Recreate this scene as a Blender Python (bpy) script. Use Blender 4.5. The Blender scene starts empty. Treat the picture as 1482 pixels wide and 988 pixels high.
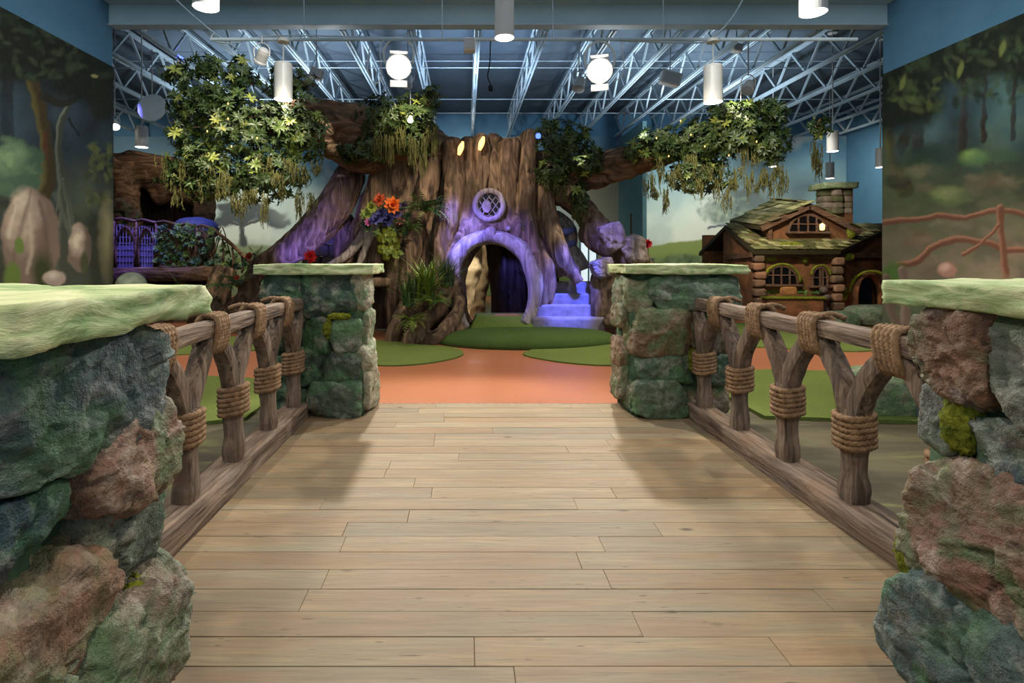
import bpy, bmesh, math, random
import numpy as np
from mathutils import Vector, Matrix

random.seed(7)
scene = bpy.context.scene
COL = scene.collection

# ------------------------------------------------------------------ camera
F, CX, CY, EYE = 780.0, 673.0, 370.0, 1.5
cam_data = bpy.data.cameras.new('camera')
cam_data.sensor_width = 36.0
cam_data.lens = F / 1482.0 * 36.0
cam_data.shift_x = (741.0 - CX) / 1482.0
cam_data.shift_y = -(494.0 - CY) / 1482.0
cam_data.clip_start = 0.05
cam_data.clip_end = 200
cam = bpy.data.objects.new('camera', cam_data)
COL.objects.link(cam)
cam.location = (0, 0, EYE)
cam.rotation_euler = (math.pi / 2, 0, 0)
scene.camera = cam

# ------------------------------------------------------------------ world, exposure
world = bpy.data.worlds.new('hall_ambient')
scene.world = world
world.use_nodes = True
world.node_tree.nodes['Background'].inputs[0].default_value = (0.74, 0.83, 0.94, 1)
world.node_tree.nodes['Background'].inputs[1].default_value = 0.56
vs = scene.view_settings
vs.view_transform = 'Standard'
vs.look = 'None'
vs.exposure = 0.0
vs.gamma = 1.0
vs.use_curve_mapping = False


def P(px, py, Y):
    return Vector(((px - CX) * Y / F, Y, EYE - (py - CY) * Y / F))


def spot(name, loc, target, power, color=(1, 1, 1), angle=60, blend=0.5, radius=0.12):
    d = bpy.data.lights.new(name, 'SPOT')
    d.energy = power
    d.color = color
    d.spot_size = math.radians(angle)
    d.spot_blend = blend
    d.shadow_soft_size = radius
    o = bpy.data.objects.new(name, d)
    COL.objects.link(o)
    o.location = loc
    o.rotation_euler = (Vector(target) - Vector(loc)).to_track_quat('-Z', 'Y').to_euler()
    return o


WARM = (1.0, 0.83, 0.62)
NEUT = (1.0, 0.93, 0.82)
BLUE = (0.10, 0.13, 1.0)
VIO = (0.21, 0.165, 1.0)
# theatre spots that hang from the hall ceiling (the two seen lit have their fixtures below)
spot('bridge_spot_light', P(577, 92, 8.75).lerp(Vector((-0.25, 2.2, 0)), 0.048), (-0.25, 3.4, 0.1), 1200, NEUT, 62, 0.6, 0.10)
spot('bridge_spot_light', P(868, 98, 8.75).lerp(Vector((0.4, 2.0, 0)), 0.048), (0.35, 3.2, 0.1), 1200, NEUT, 62, 0.6, 0.10)
spot('hall_downlight', (5.2, 3.6, 5.6), (0.4, 3.0, 0.0), 500, NEUT, 80, 0.8, 0.2)
spot('hall_downlight', (-4.6, 3.4, 5.6), (0.2, 2.8, 0.0), 480, NEUT, 80, 0.8, 0.2)
spot('hall_downlight', (0.2, -1.6, 5.6), (0.3, 2.0, 0.0), 420, WARM, 80, 0.8, 0.25)
spot('hall_downlight', (-2.6, -0.2, 4.6), (-1.05, 1.1, 0.75), 230, WARM, 26, 0.35, 0.06)
spot('mural_light', (-1.5, 6.0, 5.6), (-6.7, 9.0, 1.6), 800, NEUT, 85, 0.9, 0.3)
spot('mural_light', (2.5, 6.0, 5.6), (7.9, 8.9, 1.8), 950, NEUT, 85, 0.9, 0.3)
# lawn and path in front of the tree
spot('lawn_light', (-4.5, 7.0, 5.6), (-4.2, 7.2, 0.0), 800, WARM, 95, 0.7, 0.2)
spot('lawn_light', (5.0, 7.0, 5.6), (4.6, 7.2, 0.0), 1150, WARM, 95, 0.7, 0.2)
spot('lawn_light', (0.6, 8.2, 5.6), (0.4, 7.0, 0.0), 420, WARM, 75, 0.7, 0.2)
# coloured washes on the tree
spot('tree_wash_violet', P(560, 60, 7.4), P(715, 365, 10.2), 2100, VIO, 27, 0.7, 0.12)
spot('tree_wash_blue', P(905, 70, 7.6), P(818, 442, 10.2), 5600, BLUE, 16, 0.5, 0.1)
spot('tree_wash_violet', P(820, 90, 8.0), P(885, 372, 10.2), 700, VIO, 15, 0.7, 0.1)
spot('tree_wash_blue', P(640, 70, 8.2), P(668, 352, 10.3), 2600, BLUE, 17, 0.7, 0.1)
spot('root_uplight_violet', P(392, 440, 9.2), P(455, 335, 10.7), 420, VIO, 50, 0.9, 0.1)
spot('path_pool_blue', P(672, 60, 7.6), (0.17, 7.55, 0.0), 700, VIO, 4.6, 0.8, 0.05)
spot('path_pool_blue', P(680, 60, 8.0), (0.22, 9.2, 0.25), 420, VIO, 3.4, 0.8, 0.05)
spot('planter_light', P(640, 80, 7.8), P(615, 425, 9.3), 800, WARM, 13, 0.8, 0.1)
spot('tree_wash_warm', P(800, 50, 7.0), P(570, 350, 10.8), 850, WARM, 36, 0.8, 0.15)
spot('tree_wash_warm', P(600, 50, 7.4), P(740, 260, 10.8), 480, WARM, 32, 0.8, 0.15)
spot('root_highlight', P(450, 130, 9.4), P(503, 262, 11.0), 240, NEUT, 14, 0.5, 0.05)
spot('root_highlight', P(875, 120, 8.8), P(800, 400, 10.3), 420, NEUT, 11, 0.5, 0.05)
spot('root_highlight', P(940, 150, 9.4), P(897, 370, 10.2), 420, NEUT, 12, 0.5, 0.05)
spot('root_highlight', P(860, 190, 9.6), P(815, 280, 10.6), 90, WARM, 20, 0.5, 0.05)
# back of the hall
spot('back_wall_wash', (-7.0, 16.0, 5.6), (-8.5, 20.0, 2.0), 1100, NEUT, 100, 0.9, 0.3)
spot('back_wall_wash', (8.0, 15.6, 5.7), (8.4, 20.0, 2.0), 1500, NEUT, 100, 0.9, 0.3)
spot('back_wall_wash', (0.0, 16.0, 5.7), (0.5, 20.0, 3.0), 800, NEUT, 110, 0.9, 0.3)
spot('back_wall_wash', (11.8, 16.4, 5.5), (14.0, 19.6, 2.6), 700, NEUT, 110, 0.9, 0.3)
spot('back_wall_wash', (-11.5, 15.8, 5.5), (-13.0, 20.0, 3.2), 420, NEUT, 110, 0.9, 0.3)
spot('cottage_light', P(1080, 170, 10.8), P(1165, 400, 13.6), 1000, WARM, 44, 0.7, 0.15)
spot('cottage_light', P(1150, 120, 11.6), P(1185, 310, 14.2), 420, NEUT, 36, 0.7, 0.1)
spot('balcony_light_blue', P(270, 40, 11.9), P(265, 350, 12.9), 1500, BLUE, 26, 0.6, 0.1)
spot('balcony_light_violet', P(180, 80, 11.0), P(190, 350, 12.6), 1900, VIO, 24, 0.6, 0.1)
spot('vine_light', P(300, 110, 10.9), P(275, 355, 12.4), 330, NEUT, 30, 0.8, 0.1)
spot('cave_light', P(260, 150, 12.4), P(235, 265, 14.5), 160, WARM, 60, 0.8, 0.1)
spot('planter_light', P(420, 60, 9.4), P(350, 420, 11.6), 800, WARM, 34, 0.7, 0.1)
# foliage accents
spot('foliage_light', P(480, 20, 7.2), P(345, 235, 8.8), 620, WARM, 44, 0.7, 0.1)
spot('foliage_light', P(600, 130, 9.0), P(588, 180, 9.9), 90, WARM, 75, 0.8, 0.04)
spot('foliage_light', P(1072, 128, 9.2), P(1062, 185, 9.6), 95, WARM, 95, 0.8, 0.04)
spot('foliage_light', P(880, 40, 7.2), P(1010, 235, 9.6), 480, WARM, 40, 0.7, 0.1)
# added cold fill lamps, no fixtures, to brighten the steel roof and joists
spot('roof_fill_light', (-3.4, 12.8, 4.5), (-3.4, 12.6, 7.0), 420, (0.82, 0.92, 1.0), 155, 1.0, 0.3)
spot('roof_fill_light', (3.5, 13.2, 4.3), (3.5, 13.0, 7.0), 420, (0.82, 0.92, 1.0), 155, 1.0, 0.3)
spot('roof_fill_light', (-6.0, 14.0, 3.9), (-5.5, 15.0, 7.0), 900, (0.80, 0.90, 1.0), 150, 1.0, 0.3)
spot('roof_fill_light', (6.5, 14.0, 3.9), (6.5, 15.0, 7.0), 900, (0.80, 0.90, 1.0), 150, 1.0, 0.3)
spot('roof_fill_light', (0.3, 12.4, 4.4), (0.3, 13.6, 7.0), 600, (0.62, 0.76, 1.0), 150, 1.0, 0.3)

# ------------------------------------------------------------------ helpers
def hashf(ix, iy, iz, seed):
    h = (ix.astype(np.int64) * 374761393 + iy.astype(np.int64) * 668265263 + iz.astype(np.int64) * 2147483647
         + seed * 1274126177) & 0xffffffff
    h = ((h ^ (h >> 13)) * 1274126177) & 0xffffffff
    h = ((h ^ (h >> 16)) * 2246822519) & 0xffffffff
    return ((h ^ (h >> 15)) & 0xffffff) / float(0xffffff)


def vnoise(p, seed=0):
    """value noise in -1..1 for an (n,3) array"""
    p = np.asarray(p, dtype=float)
    i = np.floor(p).astype(np.int64)
    f = p - i
    u = f * f * (3 - 2 * f)
    r = 0
    for dx in (0, 1):
        for dy in (0, 1):
            for dz in (0, 1):
                w = (u[:, 0] if dx else 1 - u[:, 0]) * (u[:, 1] if dy else 1 - u[:, 1]) * (u[:, 2] if dz else 1 - u[:, 2])
                r = r + w * hashf(i[:, 0] + dx, i[:, 1] + dy, i[:, 2] + dz, seed)
    return r * 2 - 1


def fbm(p, seed=0, octaves=4, gain=0.5):
    p = np.asarray(p, dtype=float)
    a, s, t = 1.0, 0, 0
    for o in range(octaves):
        s = s + a * vnoise(p * (2.03 ** o) + 17.3 * o, seed + o)
        t += a
        a *= gain
    return s / t


def ridged(p, seed=0, octaves=4):
    a, s, t = 1.0, 0, 0
    for o in range(octaves):
        s = s + a * (1 - np.abs(vnoise(np.asarray(p) * (2.1 ** o) + 9.1 * o, seed + o)) * 2)
        t += a
        a *= 0.5
    return s / t


def facet(p, seed=0):
    """chiselled relief: each Voronoi cell is a tilted plane"""
    p = np.asarray(p, dtype=float)
    i = np.floor(p).astype(np.int64)
    best = np.full(len(p), 9.0)
    val = np.zeros(len(p))
    for dx in (-1, 0, 1):
        for dy in (-1, 0, 1):
            for dz in (-1, 0, 1):
                a, b, c = i[:, 0] + dx, i[:, 1] + dy, i[:, 2] + dz
                h = [hashf(a, b, c, seed + q) for q in range(3)]
                e = p - np.stack([a + h[0], b + h[1], c + h[2]], 1)
                d = (e * e).sum(1)
                n = np.stack([hashf(a, b, c, seed + 7 + q) for q in range(3)], 1) - 0.5
                v = (e * n).sum(1) * 2 + hashf(a, b, c, seed + 11) - 0.5
                m = d < best
                val = np.where(m, v, val)
                best = np.where(m, d, best)
    return val


def tag(o, label=None, cat=None, group=None, kind=None):
    if label: o['label'] = label
    if cat: o['category'] = cat
    if group: o['group'] = group
    if kind: o['kind'] = kind
    return o


def thing(name, label, cat, loc=(0, 0, 0), group=None, kind=None):
    o = bpy.data.objects.new(name, None)
    o.empty_display_size = 0.1
    COL.objects.link(o)
    o.location = loc
    return tag(o, label, cat, group, kind)


def wloc(o):
    v = Vector(o.location)
    while o.parent:
        o = o.parent
        v += Vector(o.location)
    return v


def mesh_of(name, verts, faces, mat=None, smooth=False):
    me = bpy.data.meshes.new(name)
    v = np.asarray(verts, dtype=np.float32).reshape(-1, 3)
    if isinstance(faces, np.ndarray):
        k = faces.shape[1]
        me.vertices.add(len(v))
        me.vertices.foreach_set('co', v.ravel())
        me.loops.add(faces.size)
        me.loops.foreach_set('vertex_index', faces.ravel().astype(np.int32))
        me.polygons.add(len(faces))
        me.polygons.foreach_set('loop_start', np.arange(0, faces.size, k, dtype=np.int32))
        me.update(calc_edges=True)
    else:
        me.from_pydata([tuple(map(float, p)) for p in v], [], faces)
        me.update()
    if mat: me.materials.append(mat)
    if smooth:
        me.polygons.foreach_set('use_smooth', [True] * len(me.polygons))
    return me


def link(name, me, parent=None, loc=(0, 0, 0), color=None):
    o = bpy.data.objects.new(name, me)
    COL.objects.link(o)
    if parent:
        o.parent = parent
    o.location = loc
    if color: o.color = (*color, 1)
    return o


def mk(name, geo, mat, parent=None, smooth=False, color=None, base=False):
    """geo in world coordinates -> object whose origin is the geometry's centre (or base)"""
    v, f = geo
    v = np.asarray(v, dtype=float).reshape(-1, 3)
    c = (v.min(0) + v.max(0)) / 2
    if base: c[2] = v[:, 2].min()
    me = mesh_of(name, v - c, f, mat, smooth)
    loc = Vector(c)
    if parent: loc = loc - wloc(parent)
    return link(name, me, parent, loc, color)


def join(*gs):
    V, Fc, n = [], [], 0
    for v, f in gs:
        V.append(np.asarray(v, dtype=float).reshape(-1, 3))
        for q in f:
            Fc.append(tuple(int(i) + n for i in q))
        n += len(V[-1])
    return np.vstack(V), Fc


BOXF = [(0, 3, 2, 1), (4, 5, 6, 7), (0, 1, 5, 4), (1, 2, 6, 5), (2, 3, 7, 6), (3, 0, 4, 7)]


def box(x0, x1, y0, y1, z0, z1):
    return np.array([(x0, y0, z0), (x1, y0, z0), (x1, y1, z0), (x0, y1, z0),
                     (x0, y0, z1), (x1, y0, z1), (x1, y1, z1), (x0, y1, z1)], dtype=float), BOXF


def cbox(x0, x1, y0, y1, z0, z1, b=0.01):
    """chamfered box"""
    bm = bmesh.new()
    bmesh.ops.create_cube(bm, size=1)
    for v in bm.verts:
        v.co = ((x0 + x1) / 2 + v.co.x * (x1 - x0), (y0 + y1) / 2 + v.co.y * (y1 - y0), (z0 + z1) / 2 + v.co.z * (z1 - z0))
    bmesh.ops.bevel(bm, geom=list(bm.edges), offset=b, segments=1, affect='EDGES')
    return bmgeo(bm)


def bmgeo(bm):
    bm.verts.index_update()
    v = np.array([tuple(q.co) for q in bm.verts])
    f = [tuple(q.index for q in fc.verts) for fc in bm.faces]
    bm.free()
    return v, f


def xform(geo, M):
    v, f = geo
    v = np.asarray(v, dtype=float)
    M = np.array(M)
    return v @ M[:3, :3].T + M[:3, 3], f


def bar(a, b, w, h=None):
    """rectangular bar from a to b"""
    a, b = Vector(a), Vector(b)
    h = h or w
    d = b - a
    q = d.to_track_quat('Z', 'Y').to_matrix().to_4x4()
    g = box(-w / 2, w / 2, -h / 2, h / 2, 0, d.length)
    return xform(g, Matrix.Translation(a) @ q)


def frames(pts):
    pts = [Vector(p) for p in pts]
    n = len(pts)
    T = []
    for i in range(n):
        T.append((pts[min(i + 1, n - 1)] - pts[max(i - 1, 0)]).normalized())
    up = Vector((0, 1, 0)) if abs(T[0].y) < 0.9 else Vector((1, 0, 0))
    N = [(up - T[0] * up.dot(T[0])).normalized()]
    for i in range(1, n):
        v = N[-1] - T[i] * N[-1].dot(T[i])
        N.append(v.normalized())
    return pts, T, N


def tube(pts, radii, seg=8, sq=None, lump=0.0, seed=0, squash=1.0, closed=False, phase=0.0):
    """tapered tube along pts; sq = superellipse power for square timbers"""
    pts, T, N = frames(pts)
    if np.isscalar(radii): radii = [radii] * len(pts)
    V, Fc = [], []
    for i, (p, t, n) in enumerate(zip(pts, T, N)):
        b = t.cross(n)
        for k in range(seg):
            a = 2 * math.pi * k / seg + phase
            c, s = math.cos(a), math.sin(a)
            r = radii[i]
            if sq: r = r / (abs(c) ** sq + abs(s) ** sq) ** (1.0 / sq)
            V.append(p + n * (c * r) + b * (s * r * squash))
    V = np.array([tuple(v) for v in V])
    n = len(pts)
    m = n if closed else n - 1
    for i in range(m):
        j = (i + 1) % n
        for k in range(seg):
            k2 = (k + 1) % seg
            Fc.append((i * seg + k, i * seg + k2, j * seg + k2, j * seg + k))
    if not closed:
        Fc.append(tuple(reversed(range(seg))))
        Fc.append(tuple((n - 1) * seg + k for k in range(seg)))
    if lump:
        d = V - np.repeat(np.array([tuple(p) for p in pts]), seg, axis=0)
        V = V + d * (lump * fbm(V * 6, seed, 3))[:, None] * 2
    return V, Fc


def spline(pts, n=24):
    """Catmull-Rom through rows of any width"""
    A = np.array([tuple(p) for p in pts], dtype=float)
    A = np.vstack([2 * A[0] - A[1], A, 2 * A[-1] - A[-2]])
    out = []
    m = len(A) - 3
    for q in np.linspace(0, m, n):
        i = min(int(q), m - 1)
        t = q - i
        p0, p1, p2, p3 = A[i], A[i + 1], A[i + 2], A[i + 3]
        out.append(0.5 * (2 * p1 + (p2 - p0) * t + (2 * p0 - 5 * p1 + 4 * p2 - p3) * t * t + (3 * p1 - p0 - 3 * p2 + p3) * t ** 3))
    return np.array(out)


def ptube(rows, n=20, seg=10, lump=0.05, seed=0, **k):
    """tube from photo-aligned rows (px, py, Y, r_px)"""
    S = spline(rows, n)
    pts = [P(a, b, c) for a, b, c, d in S]
    rad = [max(d * c / F, 0.004) for a, b, c, d in S]
    return tube(pts, rad, seg, lump=lump, seed=seed, **k)


def lathe(prof, seg=24, center=(0, 0, 0)):
    V, Fc = [], []
    for r, z in prof:
        for k in range(seg):
            a = 2 * math.pi * k / seg
            V.append((center[0] + r * math.cos(a), center[1] + r * math.sin(a), center[2] + z))
    for i in range(len(prof) - 1):
        for k in range(seg):
            k2 = (k + 1) % seg
            Fc.append((i * seg + k, i * seg + k2, (i + 1) * seg + k2, (i + 1) * seg + k))
    Fc.append(tuple(reversed(range(seg))))
    Fc.append(tuple((len(prof) - 1) * seg + k for k in range(seg)))
    return np.array(V), Fc


def prism(outline, z0, z1):
    """vertical prism of an XY outline"""
    n = len(outline)
    V = [(x, y, z0) for x, y in outline] + [(x, y, z1) for x, y in outline]
    Fc = [tuple(reversed(range(n))), tuple(range(n, 2 * n))]
    for i in range(n):
        j = (i + 1) % n
        Fc.append((i, j, n + j, n + i))
    return np.array(V), Fc


def prism_y(outline, y0, y1):
    """prism of an XZ outline pushed along Y"""
    n = len(outline)
    V = [(x, y0, z) for x, z in outline] + [(x, y1, z) for x, z in outline]
    Fc = [tuple(range(n)), tuple(reversed(range(n, 2 * n)))]
    for i in range(n):
        j = (i + 1) % n
        Fc.append((j, i, n + i, n + j))
    return np.array(V), Fc


_CG = {}


def cubegrid(nx, ny, nz):
    """surface grid of the cube [-1,1]^3"""
    key = (nx, ny, nz)
    if key in _CG: return _CG[key]
    idx, V, Fc = {}, [], []

    def vid(p):
        k = tuple(round(c, 5) for c in p)
        if k not in idx:
            idx[k] = len(V)
            V.append(k)
        return idx[k]
    N = (nx, ny, nz)
    for ax in range(3):
        u, w = (ax + 1) % 3, (ax + 2) % 3
        for s in (-1, 1):
            for i in range(N[u]):
                for j in range(N[w]):
                    q = []
                    for di, dj in ((0, 0), (1, 0), (1, 1), (0, 1)):
                        p = [0, 0, 0]
                        p[ax] = s
                        p[u] = -1 + 2 * (i + di) / N[u]
                        p[w] = -1 + 2 * (j + dj) / N[w]
                        q.append(vid(p))
                    if s < 0: q.reverse()
                    Fc.append(q)
    _CG[key] = (np.array(V, dtype=float), np.array(Fc))
    return _CG[key]


def rock(c, size, seed=0, n=14, amp=0.08, power=4.0, cuts=9, rough=3.0, rot=0.0, tilt=0.0, chisel=0.0):
    """chiselled boulder: superellipsoid cut by random planes, then ridged relief"""
    rng = np.random.RandomState(seed)
    V, Fc = cubegrid(n, n, n)
    d = V * (1.0 + 0.0 * V)
    d = np.tan(V * 0.72) / math.tan(0.72)
    d = d / np.linalg.norm(d, axis=1)[:, None]
    r = 1.0 / (np.abs(d) ** power).sum(1) ** (1.0 / power)
    for _ in range(cuts):
        nn = rng.normal(size=3)
        nn /= np.linalg.norm(nn)
        o = rng.uniform(0.74, 0.97) * (np.abs(nn) ** 1.2).sum() ** (1 / 1.2)
        k = d @ nn
        q = np.where(k > 0.05, o / np.maximum(k, 0.05), 9.0)
        r = -np.log(np.exp(-30 * r) + np.exp(-30 * q)) / 30
    size = np.array(size, dtype=float)
    X = d * r[:, None] * size
    m = float(size.mean())
    rel = amp * (0.5 * ridged(X / m * rough * 0.5 + seed * 3.1, seed, 4) + 0.45 * fbm(X / m * rough * 1.3 + seed, seed + 5, 3))
    if chisel: rel = rel + chisel * (facet(X / m * 2.1 + seed, seed + 2) + 0.45 * facet(X / m * 5.3 + seed, seed + 3))
    X = X + d * (rel * m)[:, None]
    R = np.array(Matrix.Rotation(rot, 3, 'Z') @ Matrix.Rotation(tilt, 3, 'Y'))
    return X @ R.T + np.array(c, dtype=float), Fc


def slab(x0, x1, y0, y1, z0, z1, seed=0, n=(30, 14, 4), amp=0.02, scale=5.0, round_=0.15):
    """rough-edged slab"""
    V, Fc = cubegrid(*n)
    s = np.array([(x1 - x0) / 2, (y1 - y0) / 2, (z1 - z0) / 2])
    c = np.array([(x0 + x1) / 2, (y0 + y1) / 2, (z0 + z1) / 2])
    p = 14.0
    X = V.copy()
    edge = (np.abs(V) ** p).sum(1) ** (1 / p)
    X = X / (1 + round_ * (edge - 1))[:, None]
    W = X * s + c
    nx = np.where(np.abs(V[:, 0]) > 0.99, np.sign(V[:, 0]), 0)
    ny = np.where(np.abs(V[:, 1]) > 0.99, np.sign(V[:, 1]), 0)
    nz = np.where(np.abs(V[:, 2]) > 0.99, np.sign(V[:, 2]), 0)
    N = np.stack([nx, ny, nz * 0.35], 1)
    k = ridged(W * np.array([scale, scale, scale * 3]), seed, 4) * 0.6 + fbm(W * scale * 0.5, seed + 3, 3)
    return W + N * (amp * k)[:, None], Fc


# ------------------------------------------------------------------ material helpers
def srgb(r, g, b):
    def f(c):
        c /= 255.0
        return c / 12.92 if c <= 0.04045 else ((c + 0.055) / 1.055) ** 2.4
    return (f(r), f(g), f(b))


class NT:
    def __init__(self, name, rough=0.7, spec=0.3):
        self.m = bpy.data.materials.new(name)
        self.m.use_nodes = True
        self.t = self.m.node_tree
        self.b = self.t.nodes['Principled BSDF']
        self.b.inputs['Roughness'].default_value = rough
        self.b.inputs['Specular IOR Level'].default_value = spec

    def n(self, typ, inputs=None, **props):
        nd = self.t.nodes.new(typ)
        for k, v in props.items(): setattr(nd, k, v)
        for k, v in (inputs or {}).items():
            self.put(nd.inputs[k], v)
        return nd

    def put(self, sock, v):
        if isinstance(v, bpy.types.NodeSocket):
            self.t.links.new(v, sock)
        elif isinstance(v, (tuple, list)) and len(v) == 3 and sock.type == 'RGBA':
            sock.default_value = (*v, 1)
        else:
            sock.default_value = v

    def coord(self, scale=(1, 1, 1), jitter=True, src='Object'):
        tc = self.n('ShaderNodeTexCoord').outputs[src]
        if jitter:
            oi = self.n('ShaderNodeObjectInfo').outputs['Random']
            mu = self.n('ShaderNodeMath', {0: oi, 1: 57.0}, operation='MULTIPLY').outputs[0]
            tc = self.n('ShaderNodeVectorMath', {0: tc, 1: mu}, operation='ADD').outputs[0]
        return self.n('ShaderNodeMapping', {'Vector': tc, 'Scale': scale}).outputs[0]

    def noise(self, vec, scale, detail=4.0, rough=0.55, dist=0.0):
        return self.n('ShaderNodeTexNoise', {'Vector': vec, 'Scale': scale, 'Detail': detail, 'Roughness': rough, 'Distortion': dist}).outputs['Fac']

    def ramp(self, fac, stops, interp='LINEAR'):
        r = self.n('ShaderNodeValToRGB', {'Fac': fac})
        r.color_ramp.interpolation = interp
        e = r.color_ramp.elements
        while len(e) < len(stops): e.new(0.5)
        for i, (p, c) in enumerate(stops):
            e[i].position = p
            e[i].color = (*c, 1) if not np.isscalar(c) else (c, c, c, 1)
        return r.outputs['Color']

    def mix(self, fac, a, b, mode='MIX'):
        m = self.n('ShaderNodeMix', data_type='RGBA', blend_type=mode)
        self.put(m.inputs[0], fac)
        self.put(m.inputs[6], a)
        self.put(m.inputs[7], b)
        return m.outputs[2]

    def ocolor(self):
        return self.n('ShaderNodeObjectInfo').outputs['Color']

    def bump(self, h, strength=0.4, dist=0.02):
        b = self.n('ShaderNodeBump', {'Height': h, 'Strength': strength, 'Distance': dist})
        self.put(self.b.inputs['Normal'], b.outputs[0])

    def base(self, c):
        self.put(self.b.inputs['Base Color'], c)
        return self.m


def flat(name, col, rough=0.6, spec=0.3, metal=0.0):
    k = NT(name, rough, spec)
    k.b.inputs['Metallic'].default_value = metal
    v = k.coord()
    c = k.mix(k.noise(v, 3.0, 3), tuple(x * 0.92 for x in col), tuple(min(1, x * 1.08) for x in col))
    return k.base(c)


def glow(name, col, strength):
    k = NT(name)
    k.b.inputs['Emission Color'].default_value = (*col, 1)
    k.b.inputs['Emission Strength'].default_value = strength
    return k.base(col)


def m_plank():
    k = NT('weathered_plank', 0.55, 0.3)
    oc = k.ocolor()
    v = k.coord((1.6, 26, 26))
    v2 = k.coord((0.9, 11, 11))
    g = k.noise(v, 2.2, 6, 0.6, 0.6)
    c = k.mix(k.ramp(g, [(0.34, 0.0), (0.66, 1.0)]), k.mix(0.55, oc, (0.10, 0.075, 0.05)), oc)
    c = k.mix(0.9, oc, c)
    gr = k.noise(v2, 1.5, 3, 0.5)
    c = k.mix(k.ramp(gr, [(0.46, 0.0), (0.68, 0.6)]), c, srgb(124, 120, 100))
    pk = k.noise(k.coord((0.8, 9, 9)), 2.2, 3, 0.5)
    c = k.mix(k.ramp(pk, [(0.52, 0.0), (0.72, 0.4)]), c, srgb(166, 136, 100))
    st = k.noise(k.coord((2.2, 60, 60)), 1.7, 3, 0.5, 0.4)
    c = k.mix(k.ramp(st, [(0.24, 0.8), (0.36, 0.0)]), c, srgb(60, 47, 34))
    kn = k.n('ShaderNodeTexVoronoi', {'Vector': k.coord((1.5, 3.6, 0.2)), 'Scale': 1.35}).outputs['Distance']
    c = k.mix(k.ramp(kn, [(0.03, 0.95), (0.10, 0.0)]), c, srgb(48, 37, 27))
    fl = k.noise(k.coord((5, 34, 34)), 1.6, 2, 0.5)
    c = k.mix(k.ramp(fl, [(0.70, 0.0), (0.76, 0.85)]), c, srgb(56, 42, 30))
    bn = k.noise(k.coord((0.7, 6, 6)), 1.4, 4, 0.6)
    c = k.mix(k.ramp(bn, [(0.42, 0.0), (0.66, 0.55)]), c, srgb(128, 100, 72))
    k.bump(g, 0.25, 0.006)
    return k.base(c)


def m_timber(name, axis, dark, mid, light):
    k = NT(name, 0.75, 0.2)
    sc = [22, 22, 22]
    sc[axis] = 1.8
    v = k.coord(tuple(sc))
    g = k.noise(v, 1.0, 6, 0.62, 0.8)
    c = k.ramp(g, [(0.25, dark), (0.45, mid), (0.62, light), (0.8, mid)])
    t = k.noise(k.coord((2, 2, 2)), 1.6, 3)
    c = k.mix(k.ramp(t, [(0.45, 0.0), (0.75, 0.45)]), c, srgb(112, 104, 100))
    rd = k.noise(k.coord((3, 3, 3)), 1.3, 3)
    c = k.mix(k.ramp(rd, [(0.52, 0.0), (0.75, 0.3)]), c, srgb(146, 108, 84))
    sc2 = [60, 60, 60]
    sc2[axis] = 2.2
    cr = k.noise(k.coord(tuple(sc2)), 0.8, 3, 0.5, 0.5)
    c = k.mix(k.ramp(cr, [(0.30, 0.85), (0.40, 0.0)]), c, srgb(36, 29, 25))
    k.bump(g, 0.9, 0.03)
    return k.base(c)


def m_stone(name='painted_stone', green=0.72, bump=0.8):
    k = NT(name, 0.62, 0.35)
    oc = k.ocolor()
    v = k.coord()
    a = k.noise(v, 3.2, 6, 0.62, 0.5)
    b = k.noise(v, 7.5, 6, 0.65, 0.3)
    g = k.noise(v, 4.3, 4, 0.6, 0.8)
    c = k.mix(k.ramp(a, [(0.32, 0.0), (0.64, 1.0)]), k.mix(0.55, oc, (0.03, 0.045, 0.04)), oc)
    c = k.mix(k.ramp(b, [(0.50, 0.0), (0.70, 0.8)]), c, k.mix(0.55, oc, (0.62, 0.62, 0.52)))  # pale tints, with highlights mixed into the stone colour
    c = k.mix(k.ramp(g, [(0.46, 0.0), (0.66, green)]), c, srgb(84, 130, 82))
    rs = k.noise(k.coord((0.8, 0.8, 0.8)), 5.1, 4, 0.6, 0.4)
    c = k.mix(k.ramp(rs, [(0.55, 0.0), (0.72, 0.45)]), c, srgb(140, 108, 88))
    f = k.noise(v, 26, 5, 0.7)
    c = k.mix(k.ramp(f, [(0.3, 0.5), (0.5, 0.0)]), c, (0.02, 0.025, 0.022))
    hb = k.n('ShaderNodeMath', {0: k.n('ShaderNodeMath', {0: b, 1: 1.5}, operation='MULTIPLY').outputs[0], 1: f}, operation='ADD').outputs[0]
    k.bump(hb, bump, 0.03)
    return k.base(c)


def m_cap():
    k = NT('mossy_cap_stone', 0.7, 0.25)
    v = k.coord((1, 1, 3.5))
    a = k.noise(v, 4.5, 6, 0.65, 0.8)
    c = k.ramp(a, [(0.28, srgb(92, 122, 78)), (0.42, srgb(150, 172, 118)), (0.56, srgb(194, 202, 154)), (0.74, srgb(214, 214, 178))])
    b = k.noise(k.coord(), 9, 5)
    c = k.mix(k.ramp(b, [(0.56, 0.0), (0.72, 0.6)]), c, srgb(106, 150, 92))
    k.bump(a, 0.6, 0.02)
    return k.base(c)


def m_turf(name, c0, c1):
    k = NT(name, 0.9, 0.1)
    v = k.coord(jitter=False)
    a = k.noise(v, 1.3, 3)
    f = k.noise(v, 60, 4, 0.7)
    c = k.mix(a, c0, c1)
    c = k.mix(k.ramp(f, [(0.3, 0.55), (0.6, 0.0)]), c, tuple(x * 0.35 for x in c0))
    k.bump(f, 0.8, 0.02)
    return k.base(c)


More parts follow.
